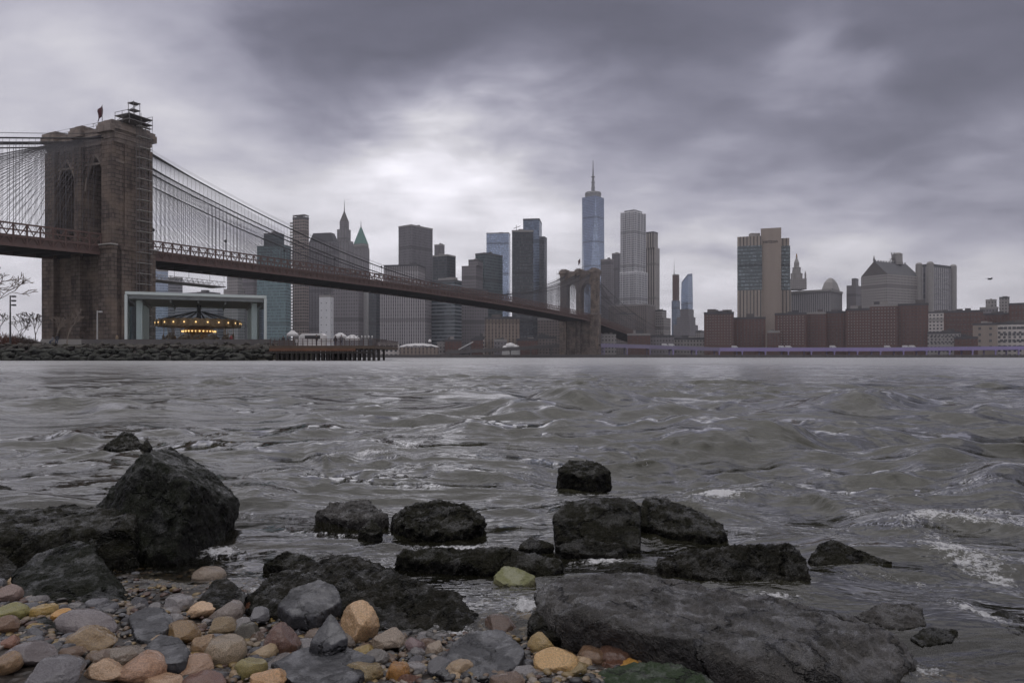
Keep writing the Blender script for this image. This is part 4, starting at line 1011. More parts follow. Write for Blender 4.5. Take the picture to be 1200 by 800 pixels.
# tilted white roof and domed shop
r_ = empty('white_pavilion', at(546, 408, 665), 'small white pavilion with tilted wing roof among red warehouses', 'pavilion')
c_ = at(546, 405, 665); mb = MB(); Mx = Matrix.Rotation(R(-28), 3, 'Y'); mb.box(c_, (15, 8, .8), 0, Mx); mb.build('wing_roof', M['white_paint'], r_)
MB().box((c_.x, c_.y, 3.5), (10, 6, 6)).build('wall', M['offwhite'], r_)
r_ = empty('domed_shop', at(598, 404, 680), 'cluster shaped white shop with rounded roof left of the river tower', 'shop')
for px, w, h in ((593, 7, 9.5), (598, 9, 12), (604, 8, 10)):
    c_ = at(px, 404, 680); MB().lathe((c_.x, c_.y, 1.9), [(w * .55, 0), (w * .55, h * .75), (w * .4, h * .92), (.2, h)], 12).build('dome', M['white_paint'], r_)
# elevated highway
def viaduct(label, pts, Y, mats, px_step, name='elevated_highway'):
    """pts: (px, row of the deck top); girder and columns below it"""
    W3 = [at(a, b, Y) for a, b in pts]; e = empty(name, Vector((W3[0].x, Y, 1.9)), label, 'highway')
    for i in range(len(W3) - 1):
        a, b = W3[i], W3[i + 1]; mt = mats[min(i, len(mats) - 1)]
        m1 = MB(); m1.bar(a - Vector((0, 0, 1.6)), b - Vector((0, 0, 1.6)), .5, 3.2); m1.build('girder', M[mt], e)
        m2 = MB(); m2.bar(a + Vector((0, 9.1, -1.0)), b + Vector((0, 9.1, -1.0)), 17.4, .8); m2.build('deck', M['asphalt'], e)
        m3 = MB(); m3.bar(a + Vector((0, .1, .5)), b + Vector((0, .1, .5)), .12, .14); L = (b - a).length
        for k in range(int(L // 6)): q = a.lerp(b, (k + .5) * 6 / L) + Vector((0, .1, 0)); m3.bar(q, q + Vector((0, 0, .5)), .1)
        m3.build('railing', M['steel_grey'], e)
    px = pts[0][0] + 4
    cm = {}
    while px < pts[-1][0]:
        q = None
        for (a, ya), (b, yb) in zip(pts, pts[1:]):
            if a <= px <= b: q = at(px, ya + (yb - ya) * (px - a) / (b - a), Y)
        h = round(q.z - 3.2 - 1.7, 1)
        mt = mats[0] if px < pts[1][0] else mats[-1]
        kk = (h, mt)
        if kk not in cm:
            mm = MB(); mm.box((0, 0, h / 2), (1.0, 1.0, h)); mm.box((0, 0, h - .4), (1.7, 1.2, .9)); mm.box((0, 16, h / 2), (1.0, 1.0, h)); mm.box((0, 8, h + .15), (1.0, 17, 1.0)); cm[kk] = mm.mesh('column', M[mt])
        link_mesh('column', cm[kk], (q.x, Y + .4, 1.7), e); px += px_step
    return e
viaduct('long lavender girder highway on columns along the right far bank', [(704, 402.5), (770, 404.5), (843, 407.2), (1030, 407.2), (1225, 405.2)], 645, ['purple_dull', 'purple_dull', 'purple'], 27)
viaduct('grey elevated road rising to the right behind the river tower foot', [(522, 411), (585, 407.5), (655, 403)], 650, ['concrete_dark'], 24)
# vans on the viaduct
def van():
    e = empty('white_van', (0, 0, 0), None, 'van', 'vans on the lavender highway')
    MB().extrude([(-2.6, .4), (2.6, .4), (2.6, 1.2), (1.9, 1.35), (1.3, 2.2), (-2.6, 2.3)], lambda a, b: Vector((a, -1, b)), Vector((0, 2, 0))).build('body', M['white_paint'], e)
    MB().box((1.55, 0, 1.72), (.5, 1.9, .62)).build('windscreen', M['dark'], e)
    for xx in (-1.6, 1.7):
        for yy in (-1, 1): MB().tube([(xx, yy * .8, .38), (xx, yy * 1.02, .38)], .38, 10).build('wheel', M['dark'], e)
    return e
def copy_tree(o, parent=None):
    c = o.copy(); COL.objects.link(c)
    if parent: c.parent = parent
    for ch in list(o.children): copy_tree(ch, c)
    return c
V0 = van()
VL = [(779, 404.8, 'single white van near the descending end of the bridge deck'), (787, 405.0, 'white van just behind another where the bridge deck ends'), (861, 407.2, 'white van on lavender highway below the left housing block'), (916, 407.2, 'white van below the tan slab tower'), (924, 407.2, 'second white van below the tan slab tower, farther right'),
      (976, 407.0, 'white van below the civic cupola'), (1040, 407, 'white van below the large red brown block'), (1061, 406.8, 'white van below the last housing block'), (1069, 406.7, 'white van close behind another below the last housing block')]
for i, (px, py, lb) in enumerate(VL):
    o = V0 if i == 0 else copy_tree(V0); q = at(px, py, 648.5); o.location = (q.x, 648.5, q.z - .55); o['label'] = lb

# ================================================================== PARK SIDE (left bank)
MB_ = MB()
MB_.prism([(-420, 121), (-44, 121), (-44, 162), (-100, 300), (-420, 300)], -1.2, 2.62)
tag(MB_.build('park_ground', M['lawn']), kind='structure')
mb = MB(); mb.prism([(-420, 121.5), (-44.2, 121.5), (-44.2, 128), (-420, 128)], 2.6, 2.7)
tag(mb.build('promenade', M['paving']), kind='structure')
mb = MB()
mb.v = [(-420, 113.5, -.9), (-40.5, 113.5, -.9), (-43, 121.2, 2.5), (-420, 121.2, 2.5)]; mb.face((0, 1, 2, 3))
tag(mb.build('bank_slope', M['pile']), kind='structure')

# ------------------------------------------------------------------ stones
def rock_mat(name, c1, c2, moss=(.03, .038, .014), mossamt=.0, rough=(.35, .75), scale=9, bump=.02, speck=0, objcol=False, veins=0, spec=.5):
    t = NT(name); o = t.n('ShaderNodeTexCoord').outputs['Object']; oi = t.n('ShaderNodeObjectInfo')
    off = t.n('ShaderNodeVectorMath', operation='ADD'); t.t.links.new(o, off.inputs[0])
    sc_ = t.n('ShaderNodeVectorMath', operation='SCALE'); cb_ = t.n('ShaderNodeCombineXYZ')
    for i in range(3): t.t.links.new(oi.outputs['Random'], cb_.inputs[i])
    t.t.links.new(cb_.outputs[0], sc_.inputs[0]); sc_.inputs['Scale'].default_value = 37.0; t.t.links.new(sc_.outputs[0], off.inputs[1]); v = off.outputs[0]
    n1_ = t.noise(scale, 6, .65, v, .4); n2_ = t.noise(scale * 5, 5, .7, v, .2); n3_ = t.noise(scale * 22, 3, .7, v)
    if objcol:
        c = t.mix(t.sstep(n1_, .3, .7), t.mix(1.0, oi.outputs['Color'], c1, 'MULTIPLY'), t.mix(1.0, oi.outputs['Color'], c2, 'MULTIPLY'))
    else: c = t.mix(t.sstep(n1_, .3, .72), c1, c2)
    c = t.mix(t.ma('MULTIPLY', t.sstep(n2_, .5, .72), .55), c, t.mix(1.0, c, (.42, .40, .38), 'MULTIPLY'))
    c = t.mix(t.ma('MULTIPLY', t.sstep(n3_, .55, .75), .5), c, t.mix(1.0, c, (1.9, 1.85, 1.8), 'MULTIPLY'))
    if speck: c = t.mix(t.ma('MULTIPLY', t.sstep(t.noise(scale * 12, 2, .5, v), .60, .70), speck), c, (.40, .36, .30))
    if veins:
        w_ = t.n('ShaderNodeTexWave'); t.t.links.new(v, w_.inputs[0]); w_.inputs['Scale'].default_value = scale * .8; w_.inputs['Distortion'].default_value = 9; w_.inputs['Detail'].default_value = 3
        c = t.mix(t.ma('MULTIPLY', t.sstep(w_.outputs[1], .8, .97), veins), c, t.mix(1.0, c, (.45, .33, .25), 'MULTIPLY'))
    if mossamt:
        g = t.n('ShaderNodeNewGeometry'); s_ = t.n('ShaderNodeSeparateXYZ'); t.t.links.new(g.outputs['Normal'], s_.inputs[0])
        mk = t.ma('MULTIPLY', t.sstep(t.ma('ADD', t.ma('MULTIPLY', s_.outputs[2], .35), n1_), .42, .78), mossamt)
        c = t.mix(mk, c, t.mix(n2_, moss, tuple(x * 1.9 for x in moss)))
    r_ = t.n('ShaderNodeMapRange'); t.t.links.new(n2_, r_.inputs[0]); r_.inputs[1].default_value = .35; r_.inputs[2].default_value = .65; r_.inputs[3].default_value = rough[0]; r_.inputs[4].default_value = rough[1]
    if not objcol:
        vc = t.n('ShaderNodeTexVoronoi', feature='DISTANCE_TO_EDGE'); vc.inputs['Scale'].default_value = scale * .45
        wv_ = t.n('ShaderNodeVectorMath', operation='ADD'); t.t.links.new(v, wv_.inputs[0]); ws_ = t.n('ShaderNodeVectorMath', operation='SCALE')
        t.t.links.new(t.noise(scale * .9, 5, .65, v, 0, True), ws_.inputs[0]); ws_.inputs['Scale'].default_value = 1.6 / scale; t.t.links.new(ws_.outputs[0], wv_.inputs[1]); t.t.links.new(wv_.outputs[0], vc.inputs['Vector'])
        crack = t.sstep(vc.outputs[0], .0, .03)
        c = t.mix(crack, t.mix(1.0, c, (.3, .3, .3), 'MULTIPLY'), c); n1_ = t.ma('ADD', n1_, t.ma('MULTIPLY', crack, .25))
    h = t.ma('ADD', t.ma('MULTIPLY', n1_, 1.0), t.ma('ADD', t.ma('MULTIPLY', n2_, .35), t.ma('MULTIPLY', n3_, .10)))
    t.P(Base_Color=c, Roughness=r_.outputs[0], Normal=t.bump(h, bump, 1.0), Specular_IOR_Level=spec)
    gN = t.n('ShaderNodeNewGeometry'); sN = t.n('ShaderNodeSeparateXYZ'); t.t.links.new(gN.outputs['Normal'], sN.inputs[0])
    if not objcol: t.P(Coat_Weight=t.ma('MULTIPLY', t.ma('MULTIPLY', t.sstep(sN.outputs[2], .25, .85), t.sstep(t.noise(scale * 1.6, 5, .6, v, .5), .48, .60)), .9), Coat_Roughness=.08, Coat_Normal=t.bump(t.ma('ADD', n2_, t.ma('MULTIPLY', n3_, .25)), bump * .22, 1.0))
    elif 'cobble' in name: t.P(Coat_Weight=.6, Coat_Roughness=.07)
    return t.m
RM = {
 'moss': rock_mat('dark mossy rock', (.005, .005, .0045), (.018, .017, .0145), (.016, .021, .009), .38, (.16, .5), 9, .085, .10, spec=.15),
 'brown': rock_mat('dark brown rough rock', (.008, .0072, .006), (.034, .029, .023), (.022, .024, .011), .25, (.2, .6), 12, .09, .14, spec=.18),
 'wet': rock_mat('wet black rock', (.006, .0058, .0055), (.020, .0185, .0165), (.030, .030, .012), .3, (.14, .45), 10, .085, .10, spec=.15),
 'slab': rock_mat('wet grey slab', (.022, .020, .0185), (.082, .075, .071), (.03, .03, .015), .15, (.16, .5), 9, .06, .12, spec=.4),
 'slate': rock_mat('blue grey slate', (.022, .0225, .025), (.055, .0555, .060), (.03, .03, .02), 0, (.25, .6), 9, .010),
 'green': rock_mat('green algae mat', (.014, .022, .009), (.026, .040, .014), (.015, .029, .008), .95, (.6, .9), 16, .03),
 'yellowgreen': rock_mat('algae stained pale rock', (.13, .12, .055), (.25, .23, .13), (.10, .11, .035), .6, (.3, .7), 14, .015),
 'pebble': rock_mat('smooth cobble', (1.0, .95, .9), (1.75, 1.72, 1.68), (.03, .03, .02), 0, (.07, .28), 14, .005, .05, True),
 'mottled': rock_mat('mottled cobble', (.62, .57, .52), (1.95, 1.9, 1.82), (.03, .03, .02), 0, (.12, .4), 22, .012, .35, True),
 'veined': rock_mat('veined cobble', (.95, .88, .8), (1.8, 1.72, 1.65), (.03, .03, .02), 0, (.15, .45), 12, .008, .05, True, .8),
 'riprap': rock_mat('riprap stone', (.5, .5, .5), (1.15, 1.1, 1.05), (.018, .022, .010), .25, (.6, .95), .9, .12, 0, True),
}
def hull_mesh(pts, off, vox, disp, fs, smooth, seed, mat, chip=0.0, cuts=8):
    bm = bmesh.new()
    for p in pts: bm.verts.new(Vector(p) - off)
    bmesh.ops.convex_hull(bm, input=bm.verts)
    bmesh.ops.delete(bm, geom=[v for v in bm.verts if not v.link_faces], context='VERTS')
    me = bpy.data.meshes.new('tmp'); bm.to_mesh(me); bm.free()
    ob = bpy.data.objects.new('tmp', me); COL.objects.link(ob)
    md = ob.modifiers.new('r', 'REMESH'); md.mode = 'VOXEL'; md.voxel_size = vox
    dg = bpy.context.evaluated_depsgraph_get(); m2 = bpy.data.meshes.new_from_object(ob.evaluated_get(dg))
    bpy.data.objects.remove(ob); bpy.data.meshes.remove(me)
    n = len(m2.vertices); co = np.empty(n * 3); m2.vertices.foreach_get('co', co); co = co.reshape(-1, 3)
    E = np.empty(len(m2.edges) * 2, int); m2.edges.foreach_get('vertices', E); E = E.reshape(-1, 2)
    deg = np.bincount(E.ravel(), minlength=n)[:, None]
    def lap(c):
        a = np.zeros_like(c); np.add.at(a, E[:, 0], c[E[:, 1]]); np.add.at(a, E[:, 1], c[E[:, 0]]); return a / np.maximum(deg, 1)
    for k in range(smooth): co = co * .5 + lap(co) * .5
    ext = float((co.max(0) - co.min(0)).max()); cen = co.mean(0); rgp = np.random.default_rng(seed * 7 + 1)
    for k in range(cuts):
        nn_ = rgp.normal(size=3); nn_[2] = abs(nn_[2]) * .2; nn_ /= np.linalg.norm(nn_); pr = (co - cen) @ nn_; mxp = pr.max()
        co = co - nn_[None, :] * (np.clip(pr - mxp * rgp.uniform(.88, .98), 0, None) * .92)[:, None]
    def normals(c):
        m2.vertices.foreach_set('co', c.ravel()); m2.update(); N = np.empty(n * 3); m2.vertex_normals.foreach_get('vector', N); return N.reshape(-1, 3)
    N = normals(co); q = co / ext
    d = .45 * fbm(q * fs + seed, 2, seed) - .40 * np.abs(fbm(q * fs * 1.9 + seed * 2, 3, seed + 5)) + .30 * fbm(q * fs * 5, 4, seed + 9, .6)
    d = d - np.percentile(d, 40)
    co = co + N * (d * disp * ext)[:, None]
    if chip:   # facets: strata steps along a tilted axis
        ax = np.array([.3, .25, .9]); s_ = co @ ax / ext * 16 + .8 * fbm(q * 3, 2, seed + 3); f_ = s_ - np.floor(s_)
        co = co + N * ((np.minimum(f_, 1 - f_) * 2 - .5) * chip * ext)[:, None]
    N = normals(co); co = co + N * (.26 * disp * ext * fbm(q * fs * 16, 3, seed + 21))[:, None]
    m2.vertices.foreach_set('co', co.astype(np.float32).ravel()); m2.update()
    m2.polygons.foreach_set('use_smooth', np.ones(len(m2.polygons), bool)); m2.materials.clear(); m2.materials.append(mat)
    return m2
def rock(label, pts, mat='wet', sink=.10, disp=.035, fs=4, smooth=4, seed=1, vox=None, name='boulder', chip=0.0, cat='rock', group=None, flat=1.0, cuts=6, near=1.0):
    E0 = Vector((0, 0, H)); P = [E0 + (Vector(p) - E0) * near for p in pts]; y0 = min(p.y for p in P); disp *= .8
    P = [E0 + (p - E0) * ((y0 + (p.y - y0) * flat) / p.y) for p in P]; smooth = max(1, smooth - 1); lo = min(p.z for p in P)
    c = sum(P, Vector()) / len(P)
    ring = [Vector((c.x + (p.x - c.x) * 1.02, c.y + (p.y - c.y) * 1.02, p.z - sink)) for p in P if p.z < lo + .06]
    P = P + ring
    off = Vector((c.x, c.y, min(p.z for p in P)))
    ext = max(max(p[i] for p in P) - min(p[i] for p in P) for i in range(3))
    me = hull_mesh(P, off, vox or max(ext / 75, .0035), disp, fs, smooth, seed, RM[mat], chip, cuts); me.name = name
    o = bpy.data.objects.new(name, me); COL.objects.link(o); o.location = off
    return tag(o, label, cat, group)
# --- the big boulders
rock('biggest angular dark mossy boulder with pointed ridge standing at left', [at(110, 600, 2.45), at(165, 530, 2.42), at(200, 523, 2.8), at(246, 549, 2.75), at(281, 588, 2.62), at(240, 634, 2.3), at(203, 653, 2.12), at(120, 642, 2.22), at(224, 566, 2.26), at(150, 600, 2.9), at(270, 600, 2.85)], 'moss', .12, .024, 4, 1, 3, chip=.003, cuts=0)
rock('low flat wet slab at left edge lying in front of the biggest boulder', [at(-70, 600, 2.5), at(0, 596, 2.55), at(85, 590, 2.6), at(120, 598, 2.5), at(160, 602, 2.35), at(158, 618, 2.22), at(60, 628, 2.12), at(-70, 630, 2.1), at(-70, 668, 2.03), at(20, 662, 2.06), at(160, 652, 2.16)], 'wet', .1, .028, 5, 2, 11, flat=0.75, cuts=0)
rock('smooth dark grey four sided boulder in the left foreground among cobbles', [at(12, 672, 1.86), at(40, 650, 1.92), at(92, 632, 1.98), at(106, 638, 1.93), at(118, 662, 1.86), at(160, 706, 1.77), at(150, 734, 1.62), at(120, 728, 1.60), at(60, 722, 1.62), at(18, 695, 1.74), at(60, 690, 2.1), at(140, 700, 1.95)], 'moss', .06, .020, 4, 2, 17, cuts=0)
rock('dark rock cut by the left edge below the flat wet slab', [at(-40, 645, 2.05), at(0, 648, 2.0), at(20, 662, 1.95), at(20, 682, 1.86), at(-10, 690, 1.82), at(-50, 690, 1.8)], 'brown', .06, .03, 4, 3, 19)
rock('long dark brown boulder slanting down to the right in the centre foreground', [at(286, 706, 1.72), at(300, 690, 1.85), at(335, 668, 1.98), at(398, 650, 2.05), at(420, 655, 1.92), at(482, 690, 1.74), at(540, 700, 1.72), at(562, 726, 1.66), at(548, 748, 1.56), at(490, 752, 1.55), at(420, 740, 1.58), at(300, 725, 1.64), at(420, 690, 2.1), at(520, 710, 1.95), at(330, 690, 2.1)], 'brown', .07, .04, 5, 3, 23, cuts=0)
rock('large flat grey brown slab filling the right foreground', [at(622, 700, 1.60), at(632, 686, 1.66), at(652, 673, 1.74), at(760, 671, 1.80), at(905, 700, 1.66), at(1000, 722, 1.56), at(1048, 744, 1.47), at(1073, 768, 1.43), at(1045, 792, 1.35), at(960, 776, 1.33), at(880, 768, 1.31), at(800, 750, 1.30), at(720, 728, 1.37), at(645, 712, 1.50), at(640, 738, 1.49), at(720, 762, 1.40), at(790, 785, 1.32), at(860, 806, 1.27), at(960, 818, 1.25), at(1035, 806, 1.29)], 'slab', .05, .022, 6, 3, 29, vox=.0095, cuts=0)
rock('black cube shaped boulder rising from the shallow water right of centre', [at(648, 602, 2.5), at(664, 588, 2.62), at(700, 582, 2.7), at(738, 583, 2.68), at(750, 592, 2.55), at(750, 642, 2.3), at(718, 636, 2.34), at(652, 634, 2.36), at(700, 600, 2.95), at(750, 600, 2.95)], 'wet', .1, .018, 4, 1, 31, flat=0.5, cuts=0)
rock('dark rounded boulder just behind and right of the black cube boulder', [at(748, 584, 2.85), at(772, 581, 2.95), at(800, 590, 2.9), at(830, 605, 2.75), at(852, 622, 2.52), at(840, 630, 2.43), at(750, 618, 2.6), at(780, 600, 3.2), at(840, 612, 2.9)], 'wet', .1, .035, 5, 4, 37, flat=.62)
rock('long low ridged boulder with steep right end above the grey slab', [at(768, 655, 2.18), at(800, 645, 2.25), at(850, 641, 2.25), at(925, 640, 2.18), at(946, 660, 2.02), at(955, 692, 1.86), at(900, 690, 1.90), at(830, 680, 1.98), at(772, 664, 2.1), at(870, 655, 2.45), at(930, 655, 2.35)], 'brown', .07, .045, 6, 2, 41, chip=.006, flat=0.45)
rock('small dark peaked rock right of the long ridged boulder', [at(944, 650, 2.25), at(958, 636, 2.33), at(975, 632, 2.33), at(1005, 645, 2.25), at(1045, 658, 2.13), at(960, 662, 2.1), at(985, 645, 2.5)], 'wet', .06, .045, 5, 3, 43, flat=0.5)
rock('dark two layered rock in the water left of the black cube boulder', [at(462, 606, 2.75), at(484, 591, 2.85), at(515, 587, 2.88), at(548, 592, 2.8), at(576, 611, 2.63), at(530, 624, 2.48), at(490, 622, 2.5), at(463, 612, 2.62), at(520, 600, 3.1)], 'wet', .08, .05, 6, 3, 47, chip=.01, flat=.72)
rock('low rock washed over by water left of the two layered rock', [at(366, 604, 2.78), at(388, 590, 2.9), at(430, 586, 2.92), at(458, 604, 2.73), at(420, 610, 2.65), at(410, 598, 3.1)], 'slab', .08, .045, 6, 4, 53, flat=.9)
rock('small black rock between the washed rock and the two layered rock', [at(418, 622, 2.5), at(436, 607, 2.6), at(450, 622, 2.5), at(436, 626, 2.44), at(436, 615, 2.65)], 'wet', .06, .04, 5, 3, 59, flat=0.6)
rock('round dark rock farthest out in the water right of centre', [at(652, 548, 3.85), at(668, 538, 4.0), at(700, 540, 4.0), at(716, 552, 3.8), at(690, 560, 3.6), at(660, 556, 3.7), at(690, 548, 4.4)], 'wet', .1, .04, 5, 4, 61, flat=0.6)
rock('long flat black rock lying behind the yellow green stone', [at(455, 650, 2.2), at(500, 641, 2.28), at(560, 643, 2.24), at(620, 648, 2.18), at(678, 664, 2.06), at(640, 673, 2.0), at(560, 664, 2.06), at(480, 656, 2.14), at(560, 650, 2.5)], 'wet', .07, .04, 7, 3, 67, flat=0.45)
rock('yellow green algae stained stone at the water edge in the centre', [at(577, 676, 1.96), at(590, 662, 2.02), at(606, 664, 2.0), at(630, 676, 1.95), at(612, 686, 1.9), at(585, 684, 1.91), at(605, 670, 2.12)], 'yellowgreen', .05, .03, 5, 2, 71, flat=0.6)
rock('thin dark ledge of rock between the cube boulder and the grey slab', [at(705, 670, 2.02), at(740, 662, 2.08), at(802, 674, 1.98), at(800, 684, 1.92), at(730, 680, 1.95), at(760, 668, 2.2)], 'brown', .05, .04, 6, 3, 73, flat=0.5)
rock('dark rock lying under the left foot of the cube boulder', [at(650, 640, 2.28), at(680, 630, 2.36), at(735, 638, 2.3), at(722, 650, 2.2), at(660, 648, 2.21), at(690, 640, 2.4)], 'brown', .06, .04, 5, 3, 79, flat=0.6)
rock('small peaked rock left of the cube boulder in the water', [at(604, 640, 2.3), at(622, 628, 2.4), at(650, 638, 2.32), at(625, 644, 2.26), at(625, 634, 2.5)], 'wet', .05, .04, 5, 3, 83, flat=0.5)
rock('distant dark rock in the water left above the biggest boulder', [at(118, 524, 4.85), at(146, 506, 5.2), at(160, 514, 5.1), at(170, 524, 4.82), at(140, 528, 4.65), at(150, 515, 5.6)], 'wet', .15, .05, 5, 3, 89, flat=0.6)
rock('small black rock right beside the distant dark rock', [at(164, 524, 4.7), at(172, 515, 4.8), at(179, 524, 4.7), at(172, 528, 4.6), at(172, 520, 5)], 'wet', .1, .04, 5, 3, 97, flat=0.7)
rock('low reddish rock cut by the left edge in the water', [at(-30, 575, 3.3), at(-5, 566, 3.4), at(20, 575, 3.25), at(0, 580, 3.15), at(-5, 572, 3.6)], 'brown', .1, .04, 5, 3, 101, flat=0.6)
rock('low dark rock behind the long slanting boulder', [at(308, 660, 2.1), at(335, 646, 2.22), at(360, 650, 2.2), at(376, 660, 2.08), at(340, 664, 2.06), at(340, 655, 2.35)], 'wet', .05, .04, 5, 3, 103, flat=0.5)
rock('broken wet rock at the far right end of the grey slab', [at(1000, 722, 1.72), at(1030, 706, 1.8), at(1078, 708, 1.78), at(1086, 730, 1.63), at(1050, 740, 1.58), at(1050, 720, 1.95)], 'slab', .05, .04, 6, 3, 107, chip=.01, flat=0.6)
rock('flat dark rock in the wash right of the grey slab end', [at(1062, 748, 1.56), at(1085, 734, 1.62), at(1125, 738, 1.6), at(1120, 750, 1.53), at(1080, 756, 1.51), at(1100, 745, 1.7)], 'wet', .05, .04, 6, 3, 109, flat=0.6)
rock('dark wet rock near the right edge of the bottom water', [at(1135, 742, 1.6), at(1170, 728, 1.66), at(1215, 735, 1.6), at(1190, 748, 1.53), at(1150, 750, 1.53)], 'wet', .05, .04, 6, 3, 113, flat=0.6)
rock('half sunken dark rock near the right edge below the foam streak', [at(1150, 722, 1.68), at(1175, 712, 1.74), at(1200, 722, 1.68), at(1180, 727, 1.65)], 'wet', .05, .04, 6, 3, 127, flat=0.6)
rock('bright green algae covered rock at the bottom right of centre', [at(640, 806, 1.24), at(690, 788, 1.28), at(745, 776, 1.29), at(800, 774, 1.27), at(834, 790, 1.23), at(842, 812, 1.19), at(760, 815, 1.17), at(740, 790, 1.36)], 'green', .06, .03, 6, 4, 131)
rock('flat blue grey slab with wet sheen in the centre foreground', [at(512, 790, 1.36), at(534, 745, 1.50), at(552, 738, 1.54), at(590, 738, 1.53), at(612, 756, 1.46), at(618, 772, 1.41), at(580, 797, 1.33), at(575, 760, 1.58)], 'slate', .04, .018, 4, 3, 137, near=0.925)
rock('broad dark slate slab at the bottom centre left', [at(318, 774, 1.40), at(352, 757, 1.47), at(402, 752, 1.48), at(440, 770, 1.41), at(425, 790, 1.33), at(395, 812, 1.25), at(335, 800, 1.30)], 'slate', .04, .015, 4, 4, 139, near=0.925)
rock('smooth blue grey rock resting on the long slanting boulder', [at(326, 708, 1.63), at(340, 690, 1.68), at(375, 678, 1.72), at(398, 688, 1.69), at(401, 703, 1.64), at(370, 722, 1.57), at(340, 720, 1.58), at(370, 695, 1.8)], 'slate', .03, .022, 4, 3, 149, near=0.98)
rock('pointed dark slate stone beside the big round tan cobble', [at(362, 752, 1.45), at(387, 718, 1.50), at(392, 722, 1.50), at(408, 746, 1.45), at(385, 757, 1.42), at(390, 735, 1.56)], 'slate', .02, .02, 4, 2, 151, near=0.92)
rock('sharp dark slate wedge right of the four sided boulder', [at(150, 720, 1.62), at(168, 710, 1.68), at(192, 712, 1.67), at(208, 728, 1.60), at(176, 752, 1.47), at(160, 750, 1.48), at(180, 725, 1.7)], 'slate', .03, .016, 4, 2, 157, near=0.915)
rock('black rounded angular stone below the sharp slate wedge', [at(168, 758, 1.43), at(185, 742, 1.5), at(210, 746, 1.48), at(225, 762, 1.42), at(212, 780, 1.34), at(182, 778, 1.35), at(200, 760, 1.52)], 'slate', .03, .02, 4, 2, 163, near=0.915)
rock('dark green angular stone with one flat face at left bottom', [at(26, 742, 1.48), at(42, 723, 1.54), at(54, 722, 1.54), at(76, 740, 1.48), at(70, 758, 1.40), at(34, 758, 1.40), at(55, 740, 1.6)], 'moss', .03, .02, 4, 2, 167, near=0.92)
rock('brown knobbly rock leaning on the left end of the grey slab', [at(618, 735, 1.50), at(622, 716, 1.56), at(640, 710, 1.58), at(658, 722, 1.54), at(665, 744, 1.46), at(640, 750, 1.44), at(640, 725, 1.64)], 'brown', .03, .04, 5, 3, 173)
rock('dark purple brown angular stone at the waterline left of the slanting boulder', [at(228, 708, 1.76), at(250, 680, 1.86), at(268, 678, 1.87), at(290, 696, 1.80), at(284, 710, 1.72), at(250, 715, 1.70), at(260, 692, 1.95)], 'brown', .04, .02, 4, 2, 179, near=0.965)
# --- cobbles one by one: (col, row, half width, half height, colour, kind, tilt, label)
PB = []
def cobble_mesh(seed, sharp):
    bm = bmesh.new(); bmesh.ops.create_icosphere(bm, subdivisions=5, radius=1.0)
    co = np.array([v.co[:] for v in bm.verts]); rg = np.random.default_rng(seed)
    for k in range(sharp):      # worn flats
        n = rg.normal(size=3); n /= np.linalg.norm(n); d = rg.uniform(.5, .86); s_ = co @ n; over = np.clip(s_ - d, 0, None)
        co = co - n[None, :] * (over * .9)[:, None]
    co = co * (1 + .13 * fbm(co * .9 + seed, 2, seed) + .035 * fbm(co * 3 + seed, 3, seed + 2))[:, None]
    co += .02 * fbm(co * 9, 2, seed + 4)[:, None] * co
    for v, c in zip(bm.verts, co): v.co = c
    me = bpy.data.meshes.new('cobble'); bm.to_mesh(me); bm.free(); me.polygons.foreach_set('use_smooth', [True] * len(me.polygons)); return me
for i in range(12):
    for kd in ('pebble', 'mottled', 'veined'):
        me = cobble_mesh(100 + i, (2, 4, 3, 7, 2, 5)[i % 6]) if kd == 'pebble' else PB[i * 3].copy(); me.materials.clear(); me.materials.append(RM[kd]); PB.append(me)
KD = {'pebble': 0, 'mottled': 1, 'veined': 2}
RP = random.Random(11)
placed = []
def cobble(px, py, rx, ry, col, kd, label, rot=0.0, group=None, lift=.5):
    Y = 1.5
    for k in range(6):
        zc = float(bed(np.array([(px - 600) / F * Y]), np.array([Y]))[0]) + lift * ry * Y / F + .004
        Y = F * (H - zc) / (py - HY)
    c = at(px, py, Y); sx, sz = 1.03 * rx * Y / F, 1.08 * ry * Y / F
    o = bpy.data.objects.new('cobble', PB[RP.randrange(12) * 3 + KD[kd]]); COL.objects.link(o)
    o.location = c; o.scale = (sx, (sx * .75 + sz * .35), sz * .96); o.rotation_euler = (RP.uniform(-.15, .15), rot, RP.uniform(-.35, .35)); gm = sum(col) / 3; o.color = tuple(max(.01, 1.12 * q - .12 * gm) * 1.75 for q in col) + (1,)
    tag(o, label, 'stone', group); placed.append((c.x, c.y, sx, px, py, rx, ry)); return o
TAN, YEL, OCH, GRY, DRK, RED, BRN, OLV, PNK, MAU = (.25, .185, .115), (.27, .20, .075), (.30, .17, .055), (.12, .115, .115), (.045, .045, .05), (.14, .07, .045), (.125, .08, .05), (.105, .095, .045), (.22, .165, .145), (.11, .08, .08)
